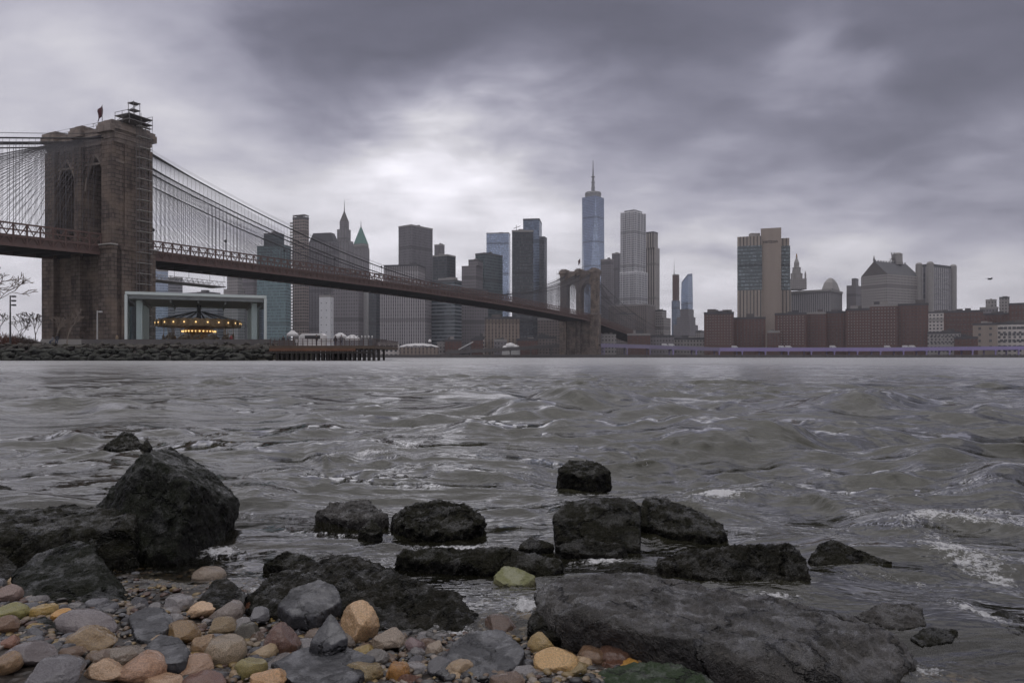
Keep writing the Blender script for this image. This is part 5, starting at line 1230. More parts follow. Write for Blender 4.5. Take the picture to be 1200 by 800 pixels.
HB = [(10, 697, 13, 11, PNK, 'mottled', 'pinkish grey mottled cobble at the left edge beside the four sided boulder', .1), (13, 718, 16, 11, (.22, .21, .08), 'mottled', 'yellow green cobble at the left edge under the pinkish grey one', .05), (7, 735, 15, 12, BRN, 'veined', 'tan brown cobble cut by the left edge', 0), (50, 717, 15, 10, YEL, 'veined', 'yellow cobble just below the four sided boulder', -.2), (73, 722, 11, 9, OCH, 'pebble', 'small orange yellow cobble right of the yellow one', .3),
      (100, 732, 31, 13, (.085, .075, .075), 'pebble', 'long grey brown cobble below the four sided boulder', .25), (106, 749, 28, 14, (.16, .115, .06), 'veined', 'long tan brown cobble below the long grey brown one', -.12), (15, 753, 12, 9, RED, 'pebble', 'small reddish brown cobble left of the dark green stone', 0), (38, 766, 30, 12, (.07, .06, .06), 'pebble', 'long dark grey cobble at bottom left under the green stone', 0), (213, 743, 22, 13, (.19, .125, .06), 'mottled', 'rusty tan cobble right of the slate wedge', .15),
      (142, 767, 27, 11, (.20, .17, .14), 'mottled', 'pale lumpy cobble left of the black stone', 0), (236, 715, 17, 9, (.32, .23, .15), 'pebble', 'smooth light tan cobble near the waterline at left', -.3), (267, 718, 19, 12, (.17, .145, .13), 'mottled', 'pinkish grey lumpy cobble right of the smooth light tan one', 0), (246, 675, 18, 12, (.19, .155, .12), 'mottled', 'mottled round cobble standing in the wash behind the purple stone', .1), (209, 707, 17, 12, GRY, 'pebble', 'grey round cobble at the water edge above the rusty tan one', .2),
      (259, 736, 19, 11, (.20, .15, .085), 'mottled', 'speckled tan cobble right of the rusty tan one', 0), (242, 757, 17, 15, (.19, .135, .08), 'veined', 'tan cobble leaning on the big beige mottled one', .3), (265, 763, 23, 20, (.25, .205, .15), 'mottled', 'big round beige mottled cobble left of the slate slab', 0), (294, 783, 18, 13, (.23, .20, .085), 'mottled', 'yellow green cobble at the bottom left of the slate slab', 0), (165, 783, 29, 16, (.24, .155, .105), 'veined', 'large pinkish brown cracked cobble at the bottom', .1),
      (124, 785, 21, 13, (.24, .165, .105), 'pebble', 'plain tan cobble left of the pinkish cracked one', -.1), (225, 783, 27, 12, (.16, .105, .07), 'pebble', 'flat brown cobble below the black stone', 0), (190, 799, 24, 9, (.24, .165, .11), 'pebble', 'tan cobble cut by the bottom edge under the pinkish one', 0), (240, 799, 26, 9, (.16, .09, .07), 'mottled', 'reddish speckled cobble cut by the bottom edge', 0), (62, 790, 36, 14, (.065, .062, .066), 'pebble', 'broad dark grey cobble at the bottom left corner', .1),
      (8, 778, 15, 13, (.19, .13, .075), 'veined', 'tan cobble cut by the lower left edge', 0), (331, 752, 21, 19, (.12, .07, .055), 'mottled', 'purple brown cobble left of the pointed slate stone', -.1), (352, 731, 16, 12, (.10, .095, .07), 'mottled', 'grey green cobble under the blue grey rock', 0), (384, 719, 17, 13, (.15, .115, .075), 'pebble', 'brown cobble behind the pointed slate stone', .3), (421, 733, 24, 25, (.30, .215, .13), 'veined', 'big round tan cobble beside the pointed slate stone', .1),
      (459, 750, 23, 14, (.25, .21, .17), 'mottled', 'beige pitted cobble right of the big round tan one', .05), (400, 754, 17, 11, (.15, .13, .11), 'mottled', 'grey pitted cobble in front of the pointed slate stone', .2), (429, 763, 15, 8, (.17, .125, .045), 'pebble', 'small flat olive cobble under the big round tan one', 0), (298, 780, 8, 7, YEL, 'pebble', 'small yellow cobble beside the yellow green one', 0), (321, 795, 27, 11, (.32, .21, .115), 'veined', 'light orange tan cobble at the bottom below the slate slab', .05),
      (425, 787, 24, 14, (.21, .165, .09), 'mottled', 'amber mottled cobble right of the slate slab', .1), (467, 787, 14, 13, (.30, .155, .05), 'mottled', 'round orange cobble left of the flat blue grey slab', 0), (487, 757, 13, 10, MAU, 'pebble', 'mauve cobble between the slanting boulder and grey slab', .4), (511, 761, 12, 11, (.16, .13, .10), 'pebble', 'small brown cobble touching the flat blue grey slab', .2), (403, 798, 11, 8, YEL, 'pebble', 'small yellow cobble cut by the bottom edge', 0),
      (585, 735, 22, 11, (.085, .055, .04), 'mottled', 'dark wet brown cobble on top of the flat blue grey slab', .2), (664, 753, 19, 11, (.36, .26, .095), 'pebble', 'smooth bright yellow cobble under the brown knobbly rock', .1), (634, 756, 16, 13, (.31, .23, .11), 'mottled', 'yellow pitted cobble left of the smooth bright yellow one', 0), (650, 777, 26, 14, (.34, .24, .12), 'veined', 'large yellow tan cobble in a group of yellow stones', .1), (694, 742, 17, 16, (.18, .085, .055), 'pebble', 'smooth reddish brown cobble against the grey slab', .3),
      (697, 768, 19, 11, (.17, .11, .07), 'mottled', 'brown mottled cobble right of the yellow stones', .2), (723, 768, 22, 13, (.12, .07, .05), 'mottled', 'dark reddish brown cobble beside the green algae rock', .05), (736, 778, 12, 6, OCH, 'pebble', 'small orange cobble at the edge of the green algae rock', 0), (748, 775, 8, 6, (.33, .23, .14), 'pebble', 'small pale cobble at the edge of the green algae rock', 0), (672, 784, 14, 8, (.24, .19, .10), 'mottled', 'small mottled cobble below the large yellow tan one', 0),
      (600, 796, 26, 9, (.12, .08, .055), 'mottled', 'brown cobble cut by the bottom edge under the blue grey slab', 0), (303, 722, 14, 9, (.07, .07, .075), 'pebble', 'dark grey cobble at the left tip of the slanting boulder', .2), (292, 742, 15, 12, (.10, .095, .08), 'mottled', 'grey cobble left of the purple brown one', .3), (163, 655, 12, 7, (.13, .085, .07), 'pebble', 'reddish cobble at the foot of the biggest boulder', 0), (184, 652, 10, 7, (.17, .11, .08), 'mottled', 'small mottled red cobble beside the reddish one under the biggest boulder', 0),
      (440, 772, 14, 9, (.07, .065, .06), 'pebble', 'dark round cobble at the right end of the slate slab', 0), (370, 745, 12, 8, (.09, .07, .055), 'pebble', 'small dark brown cobble left of the pointed slate stone', 0), (120, 770, 18, 9, (.17, .13, .10), 'mottled', 'speckled tan cobble above the plain tan one', 0), (85, 765, 16, 9, (.11, .075, .05), 'veined', 'brown cobble between the long tan brown and the dark grey ones', 0), (310, 765, 15, 9, (.19, .145, .09), 'pebble', 'tan cobble at the left end of the slate slab', 0)]
for a in HB: cobble(*a[:7], rot=a[7]) if False else cobble(a[0], a[1], a[2], a[3], a[4], a[5], a[6], a[7])
# smaller stones filling the gaps and lying under the shallow water; they share labels by colour
FL = [('tan', TAN, 'small tan pebble wedged among the larger cobbles on the shore', 'pebble'), ('brown', BRN, 'small brown pebble wedged among the larger cobbles on the shore', 'mottled'), ('grey', GRY, 'small grey pebble wedged among the larger cobbles on the shore', 'pebble'), ('dark', DRK, 'small near black pebble wedged among the larger cobbles on the shore', 'pebble'), ('red', RED, 'small red brown pebble wedged among the larger cobbles on the shore', 'mottled'), ('yellow', YEL, 'small yellow pebble wedged among the larger cobbles on the shore', 'veined')]
cnt = 0; tries = 0; pl_ = []
while cnt < 292 and tries < 20000:
    tries += 1
    px, py = RP.uniform(-60, 1180), RP.uniform(640, 830)
    Y = F * H / (py - HY); X = (px - 600) / F * Y
    dsh = float(np.interp(X, SHX, SHY)) - Y
    if dsh < -.42 or Y > 2.6: continue
    if dsh < -.05 and RP.random() > (.5 if px < 340 else .25): continue
    r = RP.choice([.008, .011, .014, .017, .021]) * (1.15 if dsh > 0 else 1)
    if any((X - a) ** 2 + (Y - b) ** 2 < (r + c) ** 2 * .62 for a, b, c in pl_): continue
    pl_.append((X, Y, r)); nm, col, lb, kd = RP.choice(FL + FL[2:4] + FL[3:4])
    z = float(bed(np.array([X]), np.array([Y]))[0]) + r * .12
    o = bpy.data.objects.new('pebble', PB[RP.randrange(12) * 3 + KD[kd]]); COL.objects.link(o)
    o.location = (X, Y, z); o.scale = (r * RP.uniform(.9, 1.4), r * RP.uniform(.8, 1.2), r * RP.uniform(.55, .85)); o.rotation_euler = (RP.uniform(-.3, .3), RP.uniform(-.3, .3), RP.uniform(0, 6.28))
    k = RP.uniform(.75, 1.25); gm = sum(col) / 3; o.color = tuple(max(.01, 1.1 * q - .1 * gm) * k * 1.6 for q in col) + (1,)
    tag(o, lb, 'pebble', nm + ' filler pebbles'); cnt += 1

bm = bmesh.new(); bmesh.ops.create_icosphere(bm, subdivisions=2, radius=1); SV = np.array([v.co[:] for v in bm.verts]); SF = np.array([[v.index for v in f.verts] for f in bm.faces]); bm.free()
rg = np.random.default_rng(99); VV, FF = [], []; nsh = 0
while nsh < 6500:
    px, py = rg.uniform(-80, 1180), 640 + 200 * rg.uniform(0, 1) ** .8; Y = F * H / (py - HY); X = (px - 600) / F * Y; dsh = float(np.interp(X, SHX, SHY)) - Y
    if dsh < -.5 or Y > 2.8: continue
    r = rg.choice([.003, .004, .006, .008, .010]); c_ = SV.copy()
    for k in range(5):
        n_ = rg.normal(size=3); n_ /= np.linalg.norm(n_); c_ -= n_[None, :] * (np.clip(c_ @ n_ - rg.uniform(.5, .85), 0, None))[:, None]
    a = rg.uniform(0, 6.28); c_ *= np.array([1.3, .95, .6]) * r; c_ = np.stack([c_[:, 0] * math.cos(a) - c_[:, 1] * math.sin(a), c_[:, 0] * math.sin(a) + c_[:, 1] * math.cos(a), c_[:, 2]], 1)
    c_ += np.array([X, Y, 0]); c_[:, 2] += float(bed(np.array([X]), np.array([Y]))[0]) + .002 + rg.uniform(0, .006); VV.append(c_); FF.append(SF + nsh * len(SV)); nsh += 1
me = bpy.data.meshes.new('shingle'); me.from_pydata(np.concatenate(VV).tolist(), [], np.concatenate(FF).tolist()); me.polygons.foreach_set('use_smooth', [True] * len(me.polygons))
t = NT('loose shingle'); isl = t.n('ShaderNodeNewGeometry').outputs['Random Per Island']; rp_ = t.n('ShaderNodeValToRGB'); t.t.links.new(isl, rp_.inputs[0]); rp_.color_ramp.interpolation = 'CONSTANT'
for k, cc in enumerate([(.05, .05, .052), (.16, .11, .07), (.09, .085, .08), (.22, .17, .11), (.10, .055, .038), (.28, .24, .2), (.035, .034, .036), (.24, .17, .07)]):
    e_ = rp_.color_ramp.elements[k] if k < 2 else rp_.color_ramp.elements.new(k / 8); e_.position = k / 8; e_.color = (*cc, 1)
o_ = t.n('ShaderNodeTexCoord').outputs['Object']; t.P(Base_Color=t.mix(t.ma('MULTIPLY', t.noise(260, 4, .6, o_), .8), rp_.outputs[0], t.mix(1.0, rp_.outputs[0], (.35, .33, .3), 'MULTIPLY')), Roughness=.32); me.materials.append(t.m)
o = bpy.data.objects.new('shingle', me); COL.objects.link(o); tag(o, 'loose mixed shingle and grit between the cobbles', kind='stuff')

# ------------------------------------------------------------------ riprap bank
RR_ = random.Random(3); rip = []
for i in range(8):
    rg = random.Random(40 + i); pts = [Vector((rg.gauss(0, 1), rg.gauss(0, 1), rg.gauss(0, 1))).normalized() * rg.uniform(.8, 1.1) for k in range(14)]
    rip.append(hull_mesh(pts, Vector((0, 0, 0)), .16, .05, 3, 1, 40 + i, RM['riprap']))
n_ = 0
for row, (yy, zz, cnt, sz) in enumerate([(114.6, .1, 62, .85), (116.2, .75, 66, .85), (117.9, 1.45, 66, .8), (119.6, 2.15, 62, .75), (121.0, 2.6, 34, .5)]):
    for i in range(cnt):
        X = -88 + 50 * (i + RR_.uniform(-.35, .35)) / cnt; s_ = sz * RR_.uniform(.75, 1.3)
        if row < 1 and X > -42: continue
        o = bpy.data.objects.new('riprap_stone', rip[RR_.randrange(8)]); COL.objects.link(o)
        o.location = (X, yy + RR_.uniform(-.5, .5), zz + RR_.uniform(-.2, .25)); o.scale = (s_ * RR_.uniform(1, 1.5), s_ * RR_.uniform(.9, 1.2), s_ * RR_.uniform(.55, .9))
        o.rotation_euler = (RR_.uniform(-.4, .4), RR_.uniform(-.3, .3), RR_.uniform(0, 6.28))
        k = RR_.uniform(.7, 1.3)
        if row < 3: b_ = (.024, .025, .020) if row else (.015, .016, .013); lb, g_ = 'dark weedy stone in the lower courses of the left bank riprap', 'dark riprap stones on the left bank'
        else: b_ = (.075, .066, .058); lb, g_ = 'paler dry stone along the top of the left bank riprap', 'pale riprap stones on the left bank'
        o.color = (b_[0] * k, b_[1] * k, b_[2] * k, 1); tag(o, lb, 'stone', g_)

# ------------------------------------------------------------------ glass carousel pavilion
GL = NT('clear pane'); GL.t.nodes.remove(GL.p)
a_ = GL.n('ShaderNodeBsdfTransparent'); a_.inputs[0].default_value = (.93, .95, .95, 1); b_ = GL.n('ShaderNodeBsdfGlossy'); b_.inputs['Roughness'].default_value = .03
f_ = GL.n('ShaderNodeFresnel'); f_.inputs[0].default_value = 1.12; mx = GL.n('ShaderNodeMixShader')
GL.t.links.new(f_.outputs[0], mx.inputs[0]); GL.t.links.new(a_.outputs[0], mx.inputs[1]); GL.t.links.new(b_.outputs[0], mx.inputs[2]); GL.t.links.new(mx.outputs[0], GL.out.inputs[0]); M['glass'] = GL.m
Lc, Rc = Vector(((148 - 600) / F * 128, 128)), Vector(((311 - 600) / F * 137, 137))
fx = (Rc - Lc).normalized(); fy = Vector((-fx.y, fx.x)); PW = (Rc - Lc).length; PD = 23.0; ang = math.atan2(fx.y, fx.x)
def pv(a, b, z): q = Lc + fx * a + fy * b; return Vector((q.x, q.y, z))
Z0, Z1 = 2.7, zat(341, 128)
pav = empty('glass_pavilion', pv(PW / 2, PD / 2, Z0), 'square glass pavilion with pale frame and deep flat roof housing a carousel', 'pavilion')
MB().box(pv(PW / 2, PD / 2, Z1 - .75), (PW - .7, PD - .7, 1.0), ang).build('roof', M['soffit'], pav)
mb = MB()
for (a, b, c, d) in ((0, 0, PW, 0), (0, PD, PW, PD), (0, 0, 0, PD), (PW, 0, PW, PD)): mb.bar(pv(a, b, Z1 - .3), pv(c, d, Z1 - .3), .42, .5)
mb.build('roof_edge', M['pale_metal'], pav)
for a in (0, PW):
    for b in (0, PD): MB().bar(pv(a, b, Z0), pv(a, b, Z1 - .62), .42, .42).build('corner_post', M['pale_metal'], pav)
for a in (1.8, PW - 1.8):
    for b in (4, PD - 4): MB().box(pv(a, b, (Z0 + Z1 - 1.3) / 2), (1.0, 1.6, Z1 - 1.3 - Z0), ang).build('column', M['pale_metal'], pav)
for b in (0, PD):
    for k in range(4):
        MB().box(pv(PW * (k + .5) / 4, b, (Z0 + Z1 - .6) / 2), (PW / 4 - .08, .06, Z1 - .7 - Z0), ang).build('glass_pane', M['glass'], pav)
for a in (.0, PW):
    for k in range(4): MB().box(pv(a, PD * (k + .5) / 4, (Z0 + Z1 - .6) / 2), (.06, PD / 4 - .08, Z1 - .7 - Z0), ang).build('glass_pane', M['glass'], pav)
mb = MB()
for k in range(5): mb.box(pv(PW * (k + .5) / 5, PD / 2, Z1 - 1.5), (.25, PD - 3, .5), ang)
mb.build('ceiling_beam', M['soffit'], pav)['kind'] = 'stuff'
MB().box(pv(PW / 2, PD / 2, Z0 + .06), (PW, PD, .16), ang).build('floor', M['concrete_dark'], pav)
# carousel
Cc = pv(PW * .5, PD * .5, Z0 + .15); ca = empty('carousel', Cc, 'lit wooden carousel with gilt medallions turning inside the glass pavilion', 'carousel')
MB().lathe(Cc, [(7.3, 0), (7.4, .3), (7.2, .45)], 40).build('platform', M['timber'], ca)
MB().lathe(Cc, [(1.5, .4), (1.6, 2.2), (2.4, 2.4), (2.8, 3.1), (2.0, 3.3), (1.2, 5.2)], 20).build('centre_drum', M['gold'], ca)
mb = MB(); n = 40
for zz, rr_ in ((3.7, 7.4), (4.9, 7.55)): pass
MB().lathe(Cc, [(7.3, 3.75), (7.55, 3.6), (7.6, 4.9), (7.35, 5.0), (7.2, 4.3)], 48).build('rounding_board', M['gold'], ca)
mb = MB()
for k in range(18):
    a = 2 * math.pi * k / 18; mb.bar(Cc + Vector((1.0 * math.cos(a), 1.0 * math.sin(a), 6.6)), Cc + Vector((7.4 * math.cos(a), 7.4 * math.sin(a), 4.9)), .12)
mb.tube([Cc + Vector((0, 0, .3)), Cc + Vector((0, 0, 7.9))], .4, 8); mb.build('sweep', M['dark'], ca)
med = None
for k in range(24):
    a = 2 * math.pi * (k + .3) / 24; q = Cc + Vector((7.66 * math.cos(a), 7.66 * math.sin(a), 4.3))
    if med is None:
        mm = MB(); mm.lathe((0, 0, 0), [(.62, 0), (.78, .1), (.62, .2)], 16); med = mm.mesh('medallion', M['gold']); m3_ = MB(); m3_.lathe((0, 0, .14), [(.17, 0), (.14, .12)], 12); bul = m3_.mesh('lamp', M['bulb'])
    o = link_mesh('medallion', med, q, ca, (R(90), 0, a + R(90)))
    if True:
        l_ = bpy.data.objects.new('lamp', bul); COL.objects.link(l_); l_.parent = o
for k in range(28):
    a = 2 * math.pi * k / 28; l_ = bpy.data.objects.new('lamp', bul); COL.objects.link(l_); l_.parent = ca
    l_.location = Vector((2.9 * math.cos(a), 2.9 * math.sin(a), 2.75)); l_.rotation_euler = (R(90), 0, a + R(90))
def skin_mesh(name, V, E, RAD, mats, pick, sub=1):
    me = bpy.data.meshes.new('sk'); me.from_pydata(V, E, []); ob = bpy.data.objects.new('sk', me); COL.objects.link(ob)
    sm_ = ob.modifiers.new('s', 'SKIN'); sm_.use_smooth_shade = True
    for d, r_ in zip(me.skin_vertices[0].data, RAD): d.radius = (r_, r_) if not isinstance(r_, tuple) else r_
    me.skin_vertices[0].data[0].use_root = True
    if sub: ss_ = ob.modifiers.new('u', 'SUBSURF'); ss_.levels = sub
    dg = bpy.context.evaluated_depsgraph_get(); m2 = bpy.data.meshes.new_from_object(ob.evaluated_get(dg)); bpy.data.objects.remove(ob)
    m2.name = name; m2.materials.clear()
    for m_ in mats: m2.materials.append(m_)
    for p in m2.polygons: p.material_index = pick(p.center); p.use_smooth = True
    return m2
HV = [(0, 0, .95), (.45, 0, 1.0), (.62, 0, 1.3), (.72, 0, 1.6), (1.0, 0, 1.5), (-.45, 0, .98), (-.7, 0, .75), (.5, .14, .75), (.75, .14, .55), (.62, .14, .3), (.5, -.14, .75), (.68, -.14, .5), (.5, -.14, .25), (-.45, .14, .7), (-.3, .14, .42), (-.6, .14, .15), (-.45, -.14, .7), (-.5, -.14, .4), (-.75, -.14, .15)]
HE = [(0, 1), (1, 2), (2, 3), (3, 4), (0, 5), (5, 6), (1, 7), (7, 8), (8, 9), (1, 10), (10, 11), (11, 12), (5, 13), (13, 14), (14, 15), (5, 16), (16, 17), (17, 18)]
horse = skin_mesh('horse', HV, HE, [.27, .26, .18, .13, .08, .25, .06, .1, .07, .05, .1, .07, .05, .12, .07, .05, .12, .07, .05], [M['coat_tan'], M['coat_black']], lambda c: 0)
pole_me = MB().tube([(0, 0, .2), (0, 0, 4.2)], .05, 6).mesh('pole', M['gold'])
for k in range(20):
    a = 2 * math.pi * k / 20; r_ = 6.3 if k % 2 else 4.9
    q = Cc + Vector((r_ * math.cos(a), r_ * math.sin(a), .5 + .2 * math.sin(k * 2.1)))
    h_ = link_mesh('horse', horse, q, ca, (0, 0, a + R(90)), (1.05,) * 3)
    p_ = bpy.data.objects.new('pole', pole_me); COL.objects.link(p_); p_.parent = h_

# ------------------------------------------------------------------ pier at the right end of the park
PX0, PX1, PY0, PY1 = at(318, 408, 117).x, at(440, 408, 117).x, 116.2, 140
pier = empty('timber_pier', ((PX0 + PX1) / 2, 118, 0), 'weathered brown timber pier on dark piles right of the glass pavilion', 'pier')
MB().box(((PX0 + PX1) / 2, (PY0 + PY1) / 2, 2.15), (PX1 - PX0, PY1 - PY0, .5)).build('deck', M['timber'], pier)
MB().box(((PX0 + PX1) / 2 - 1.5, PY0 - .15, 1.75), (PX1 - PX0 - 3, .28, .45)).build('edge_beam', plain('rusty fender beam', (.17, .085, .05), .8, .4, .8), pier)
MB().box(((PX0 + PX1) / 2 - .3, PY0 - .2, 1.28), (PX1 - PX0 + .6, .35, .3)).build('lower_beam', M['pile'], pier)
pm = MB().tube([(0, 0, -1.2), (0, 0, 1.9)], .2, 8).mesh('pile', M['pile'])
for xx in np.arange(PX0 + .3, PX1 + .2, .82):
    for yy in (PY0 + .1, PY0 + 4, PY0 + 9): link_mesh('pile', pm, (xx, yy, 0), pier)
mb = MB()
for zz in (2.75, 3.1, 3.5): mb.bar((PX0, PY0 + .2, zz), (PX1, PY0 + .2, zz), .06)
for xx in np.arange(PX0, PX1 + .1, .75): mb.bar((xx, PY0 + .2, 2.4), (xx, PY0 + .2, 3.5), .09)
for yy in np.arange(PY0 + .2, PY1, 1.2): mb.bar((PX1, yy, 2.4), (PX1, yy, 3.5), .09)
mb.bar((PX1, PY0 + .2, 3.5), (PX1, PY1, 3.5), .06); mb.build('railing', plain('timber railing', (.10, .065, .055), .8, .3, 1), pier)
mb = MB()
mb.box((PX0 + 2, PY0 + 9, 2.9), (9, .4, 1.2)); mb.build('parapet', M['concrete_dark'], pier)
lm = MB().lathe((0, 0, 0), [(.05, 0), (.05, .2), (.12, .25), (.12, .45), (.02, .5)], 8).mesh('post_light', M['white_paint'])
for k, px in enumerate((378, 387, 396, 405, 410, 415, 419, 424, 428, 432, 436)):
    q = at(px, 401, PY0 + .2); link_mesh('post_light', lm, (q.x, PY0 + .2, 3.5), pier)
# promenade wall and rail in front of the pavilion
mb = MB(); mb.bar(at(96, 401, 122) , at(318, 401, 122), .3, 1.0); tag(mb.build('promenade_wall', M['concrete_dark']), 'low dark wall along the promenade before the glass pavilion', 'wall')
mb = MB(); mb.box(Vector((at(73, 395, 150).x, 150, 3.4)), (8.2, 1, 1.7)); tag(mb.build('garden_wall', M['concrete']), 'pale low garden wall at the foot of the nearer bridge tower', 'wall')
mb = MB(); mb.box(Vector((at(20, 395, 165).x, 165, 3.3)), (22, 1, 1.4)); tag(mb.build('garden_wall', M['concrete_dark']), 'low dark wall below the reddish thicket at left', 'wall')
# tents, booth, umbrellas
def tent(px, Y, w, zr, lb):
    c = at(px, 400, Y); e = empty('canopy_tent', (c.x, Y, 2.4), lb, 'tent'); h = zr
    mm = MB(); mm.prism([(c.x - w / 2, Y - w / 2), (c.x + w / 2, Y - w / 2), (c.x + w / 2, Y + w / 2), (c.x - w / 2, Y + w / 2)], h - .5, h - .15, False)
    mm.prism([(c.x - w / 2, Y - w / 2), (c.x + w / 2, Y - w / 2), (c.x + w / 2, Y + w / 2), (c.x - w / 2, Y + w / 2)], h - .15, h + .45, True, False, [(c.x - w / 8, Y - w / 8), (c.x + w / 8, Y - w / 8), (c.x + w / 8, Y + w / 8), (c.x - w / 8, Y + w / 8)])
    mm.build('canopy', M['offwhite'], e)
    for a in (-1, 1):
        for b in (-1, 1): MB().bar((c.x + a * w * .47, Y + b * w * .47, 2.4), (c.x + a * w * .47, Y + b * w * .47, h - .2), .08).build('leg', M['steel_grey'], e)
tent(343, 126, 1.6, 4.7, 'small white canopy tent right of the glass pavilion')
tent(399, 131, 2.0, 4.5, 'small white canopy tent near the middle of the pier')
tent(413, 127, 2.2, 4.0, 'low white canopy tent near the outer end of the pier')
c = at(366, 400, 125); bo = empty('white_booth', (c.x, 125, 2.4), 'white booth with rounded roof and dark window on the pier', 'booth')
MB().extrude([(-2.2, 2.4), (2.2, 2.4), (2.2, 4.3), (1.8, 4.6), (-1.5, 4.6), (-2.0, 4.2)], lambda a, b: Vector((c.x + a, 124, b)), Vector((0, 2.2, 0))).build('body', M['white_paint'], bo)
MB().box((c.x + .3, 123.97, 3.95), (2.6, .1, .6)).build('window', M['dark'], bo)
MB().box((c.x - 1.5, 123.97, 3.3), (.7, .1, 1.6)).build('door', M['offwhite'], bo)
for px, w, lb in ((354, 2.2, 'white low barrier panel left of the white booth'), (384, 2.6, 'white low barrier panel right of the white booth')):
    c = at(px, 398, 121); mm = MB(); mm.box((c.x, 121, 3.25), (w, .1, .5))
    for a in (-.8, .8): mm.bar((c.x + a * w / 2, 121, 2.4), (c.x + a * w / 2, 121, 3.0), .09); mm.bar((c.x + a * w / 2, 120.7, 2.42), (c.x + a * w / 2, 121.3, 2.42), .09)
    tag(mm.build('barrier', M['offwhite']), lb, 'barrier')
# people
def person(px, Y, z, coat, lb, sit=False, face=0.0, s=1.0):
    if sit:
        V = [(0, 0, .5), (0, .03, .75), (0, .02, 1.02), (0, -.02, 1.18), (0, -.05, 1.33), (.1, -.2, .52), (.11, -.46, .5), (.11, -.5, .08), (.11, -.62, .05), (-.1, -.2, .52), (-.11, -.46, .5), (-.11, -.5, .08), (-.11, -.62, .05), (.2, 0, 1.0), (.25, -.1, .75), (.15, -.33, .62), (-.2, 0, 1.0), (-.25, -.1, .75), (-.15, -.33, .62)]
    else:
        V = [(0, 0, .95), (0, .01, 1.2), (0, .01, 1.42), (0, -.01, 1.52), (0, -.03, 1.66), (.1, 0, .86), (.11, -.02, .48), (.12, .02, .09), (.12, -.14, .05), (-.1, 0, .86), (-.11, .06, .48), (-.12, .12, .09), (-.12, -.02, .05), (.2, 0, 1.4), (.26, .02, 1.12), (.25, -.08, .85), (-.2, 0, 1.4), (-.26, .02, 1.12), (-.25, -.08, .85)]
    E = [(0, 1), (1, 2), (2, 3), (3, 4), (0, 5), (5, 6), (6, 7), (7, 8), (0, 9), (9, 10), (10, 11), (11, 12), (2, 13), (13, 14), (14, 15), (2, 16), (16, 17), (17, 18)]
    RAD = [.15, .16, .16, .065, .115, .10, .075, .05, .045, .10, .075, .05, .045, .08, .06, .045, .08, .06, .045]
    zn = 1.2 if sit else 1.5; hip = .6 if sit else .9
    me = skin_mesh('person', V, E, RAD, [M['skin'], M[coat], M['coat_navy'], M['coat_black']], lambda c: (0 if c.z > zn else (2 if (c.z < hip and (not sit or c.y < -.1 or c.z < .4)) else 1)))
    q = at(px, 400, Y); o = link_mesh('person', me, (q.x, Y, z), None, (0, 0, face), (s,) * 3); tag(o, lb, 'person')
    hb = MB().lathe((0, .012 if not sit else -.03, (1.62 if not sit else 1.29)), [(.115, 0), (.125, .06), (.10, .13), (.02, .165)], 10).build('hair', M['coat_black'], None, True)
    hb.parent = o; hb.location = (0, .012 if not sit else -.03, 1.64 if not sit else 1.31)
    return o
person(67, 121.2, 2.75, 'coat_black', 'person in a dark coat sitting on the riprap top before the bridge tower', True, .4, 1.15)
person(62, 121.0, 2.7, 'coat_grey', 'person in grey leaning beside the dark coated sitter on the riprap', True, -.5, 1.0)
person(332, 126, 2.45, 'coat_black', 'person in black standing left of the small tent by the pavilion', False, .3)
person(337, 127, 2.45, 'coat_navy', 'person in navy standing beside the one in black near the pavilion', False, -1.0)
person(371, 119, 2.45, 'coat_black', 'person in black standing at the pier railing below the white booth', False, 2.5)
person(393, 118.5, 2.45, 'coat_black', 'dark clothed person sitting low at the middle of the pier', True, .2, 1.1)
person(400, 120, 2.45, 'coat_grey', 'person in a grey coat standing right of the seated one on the pier', False, .7)
person(271, 124.5, 2.7, 'coat_red', 'person in a dark red coat before the glass pavilion', False, 1.2)
person(137, 124, 2.7, 'coat_tan', 'person in a tan coat leaning by the left corner of the pavilion', False, -.4)
# lamps in the park
def park_lamp(px, Y, ytop, heads, lb, mat='dark'):
    b_ = at(px, 400, Y); zt_ = zat(ytop, Y); e = empty('lamp_post', (b_.x, Y, 2.6), lb, 'lamp post')
    MB().tube([(b_.x, Y, 2.6), (b_.x, Y, zt_)], [.16, .1], 8).build('pole', M[mat], e)
    for k in range(heads):
        mm = MB(); mm.bar((b_.x, Y, zt_ - .2 - k * .75), (b_.x + .45, Y, zt_ - .2 - k * .75), .08); mm.box((b_.x + .62, Y, zt_ - .2 - k * .75), (.55, .45, .28)); mm.build('lamp_head', M[mat], e)
park_lamp(12, 126, 346, 3, 'black lamp post with three floodlights at the left edge')
park_lamp(114, 140, 364, 1, 'pale thin lamp post before the foot of the nearer bridge tower', 'offwhite')
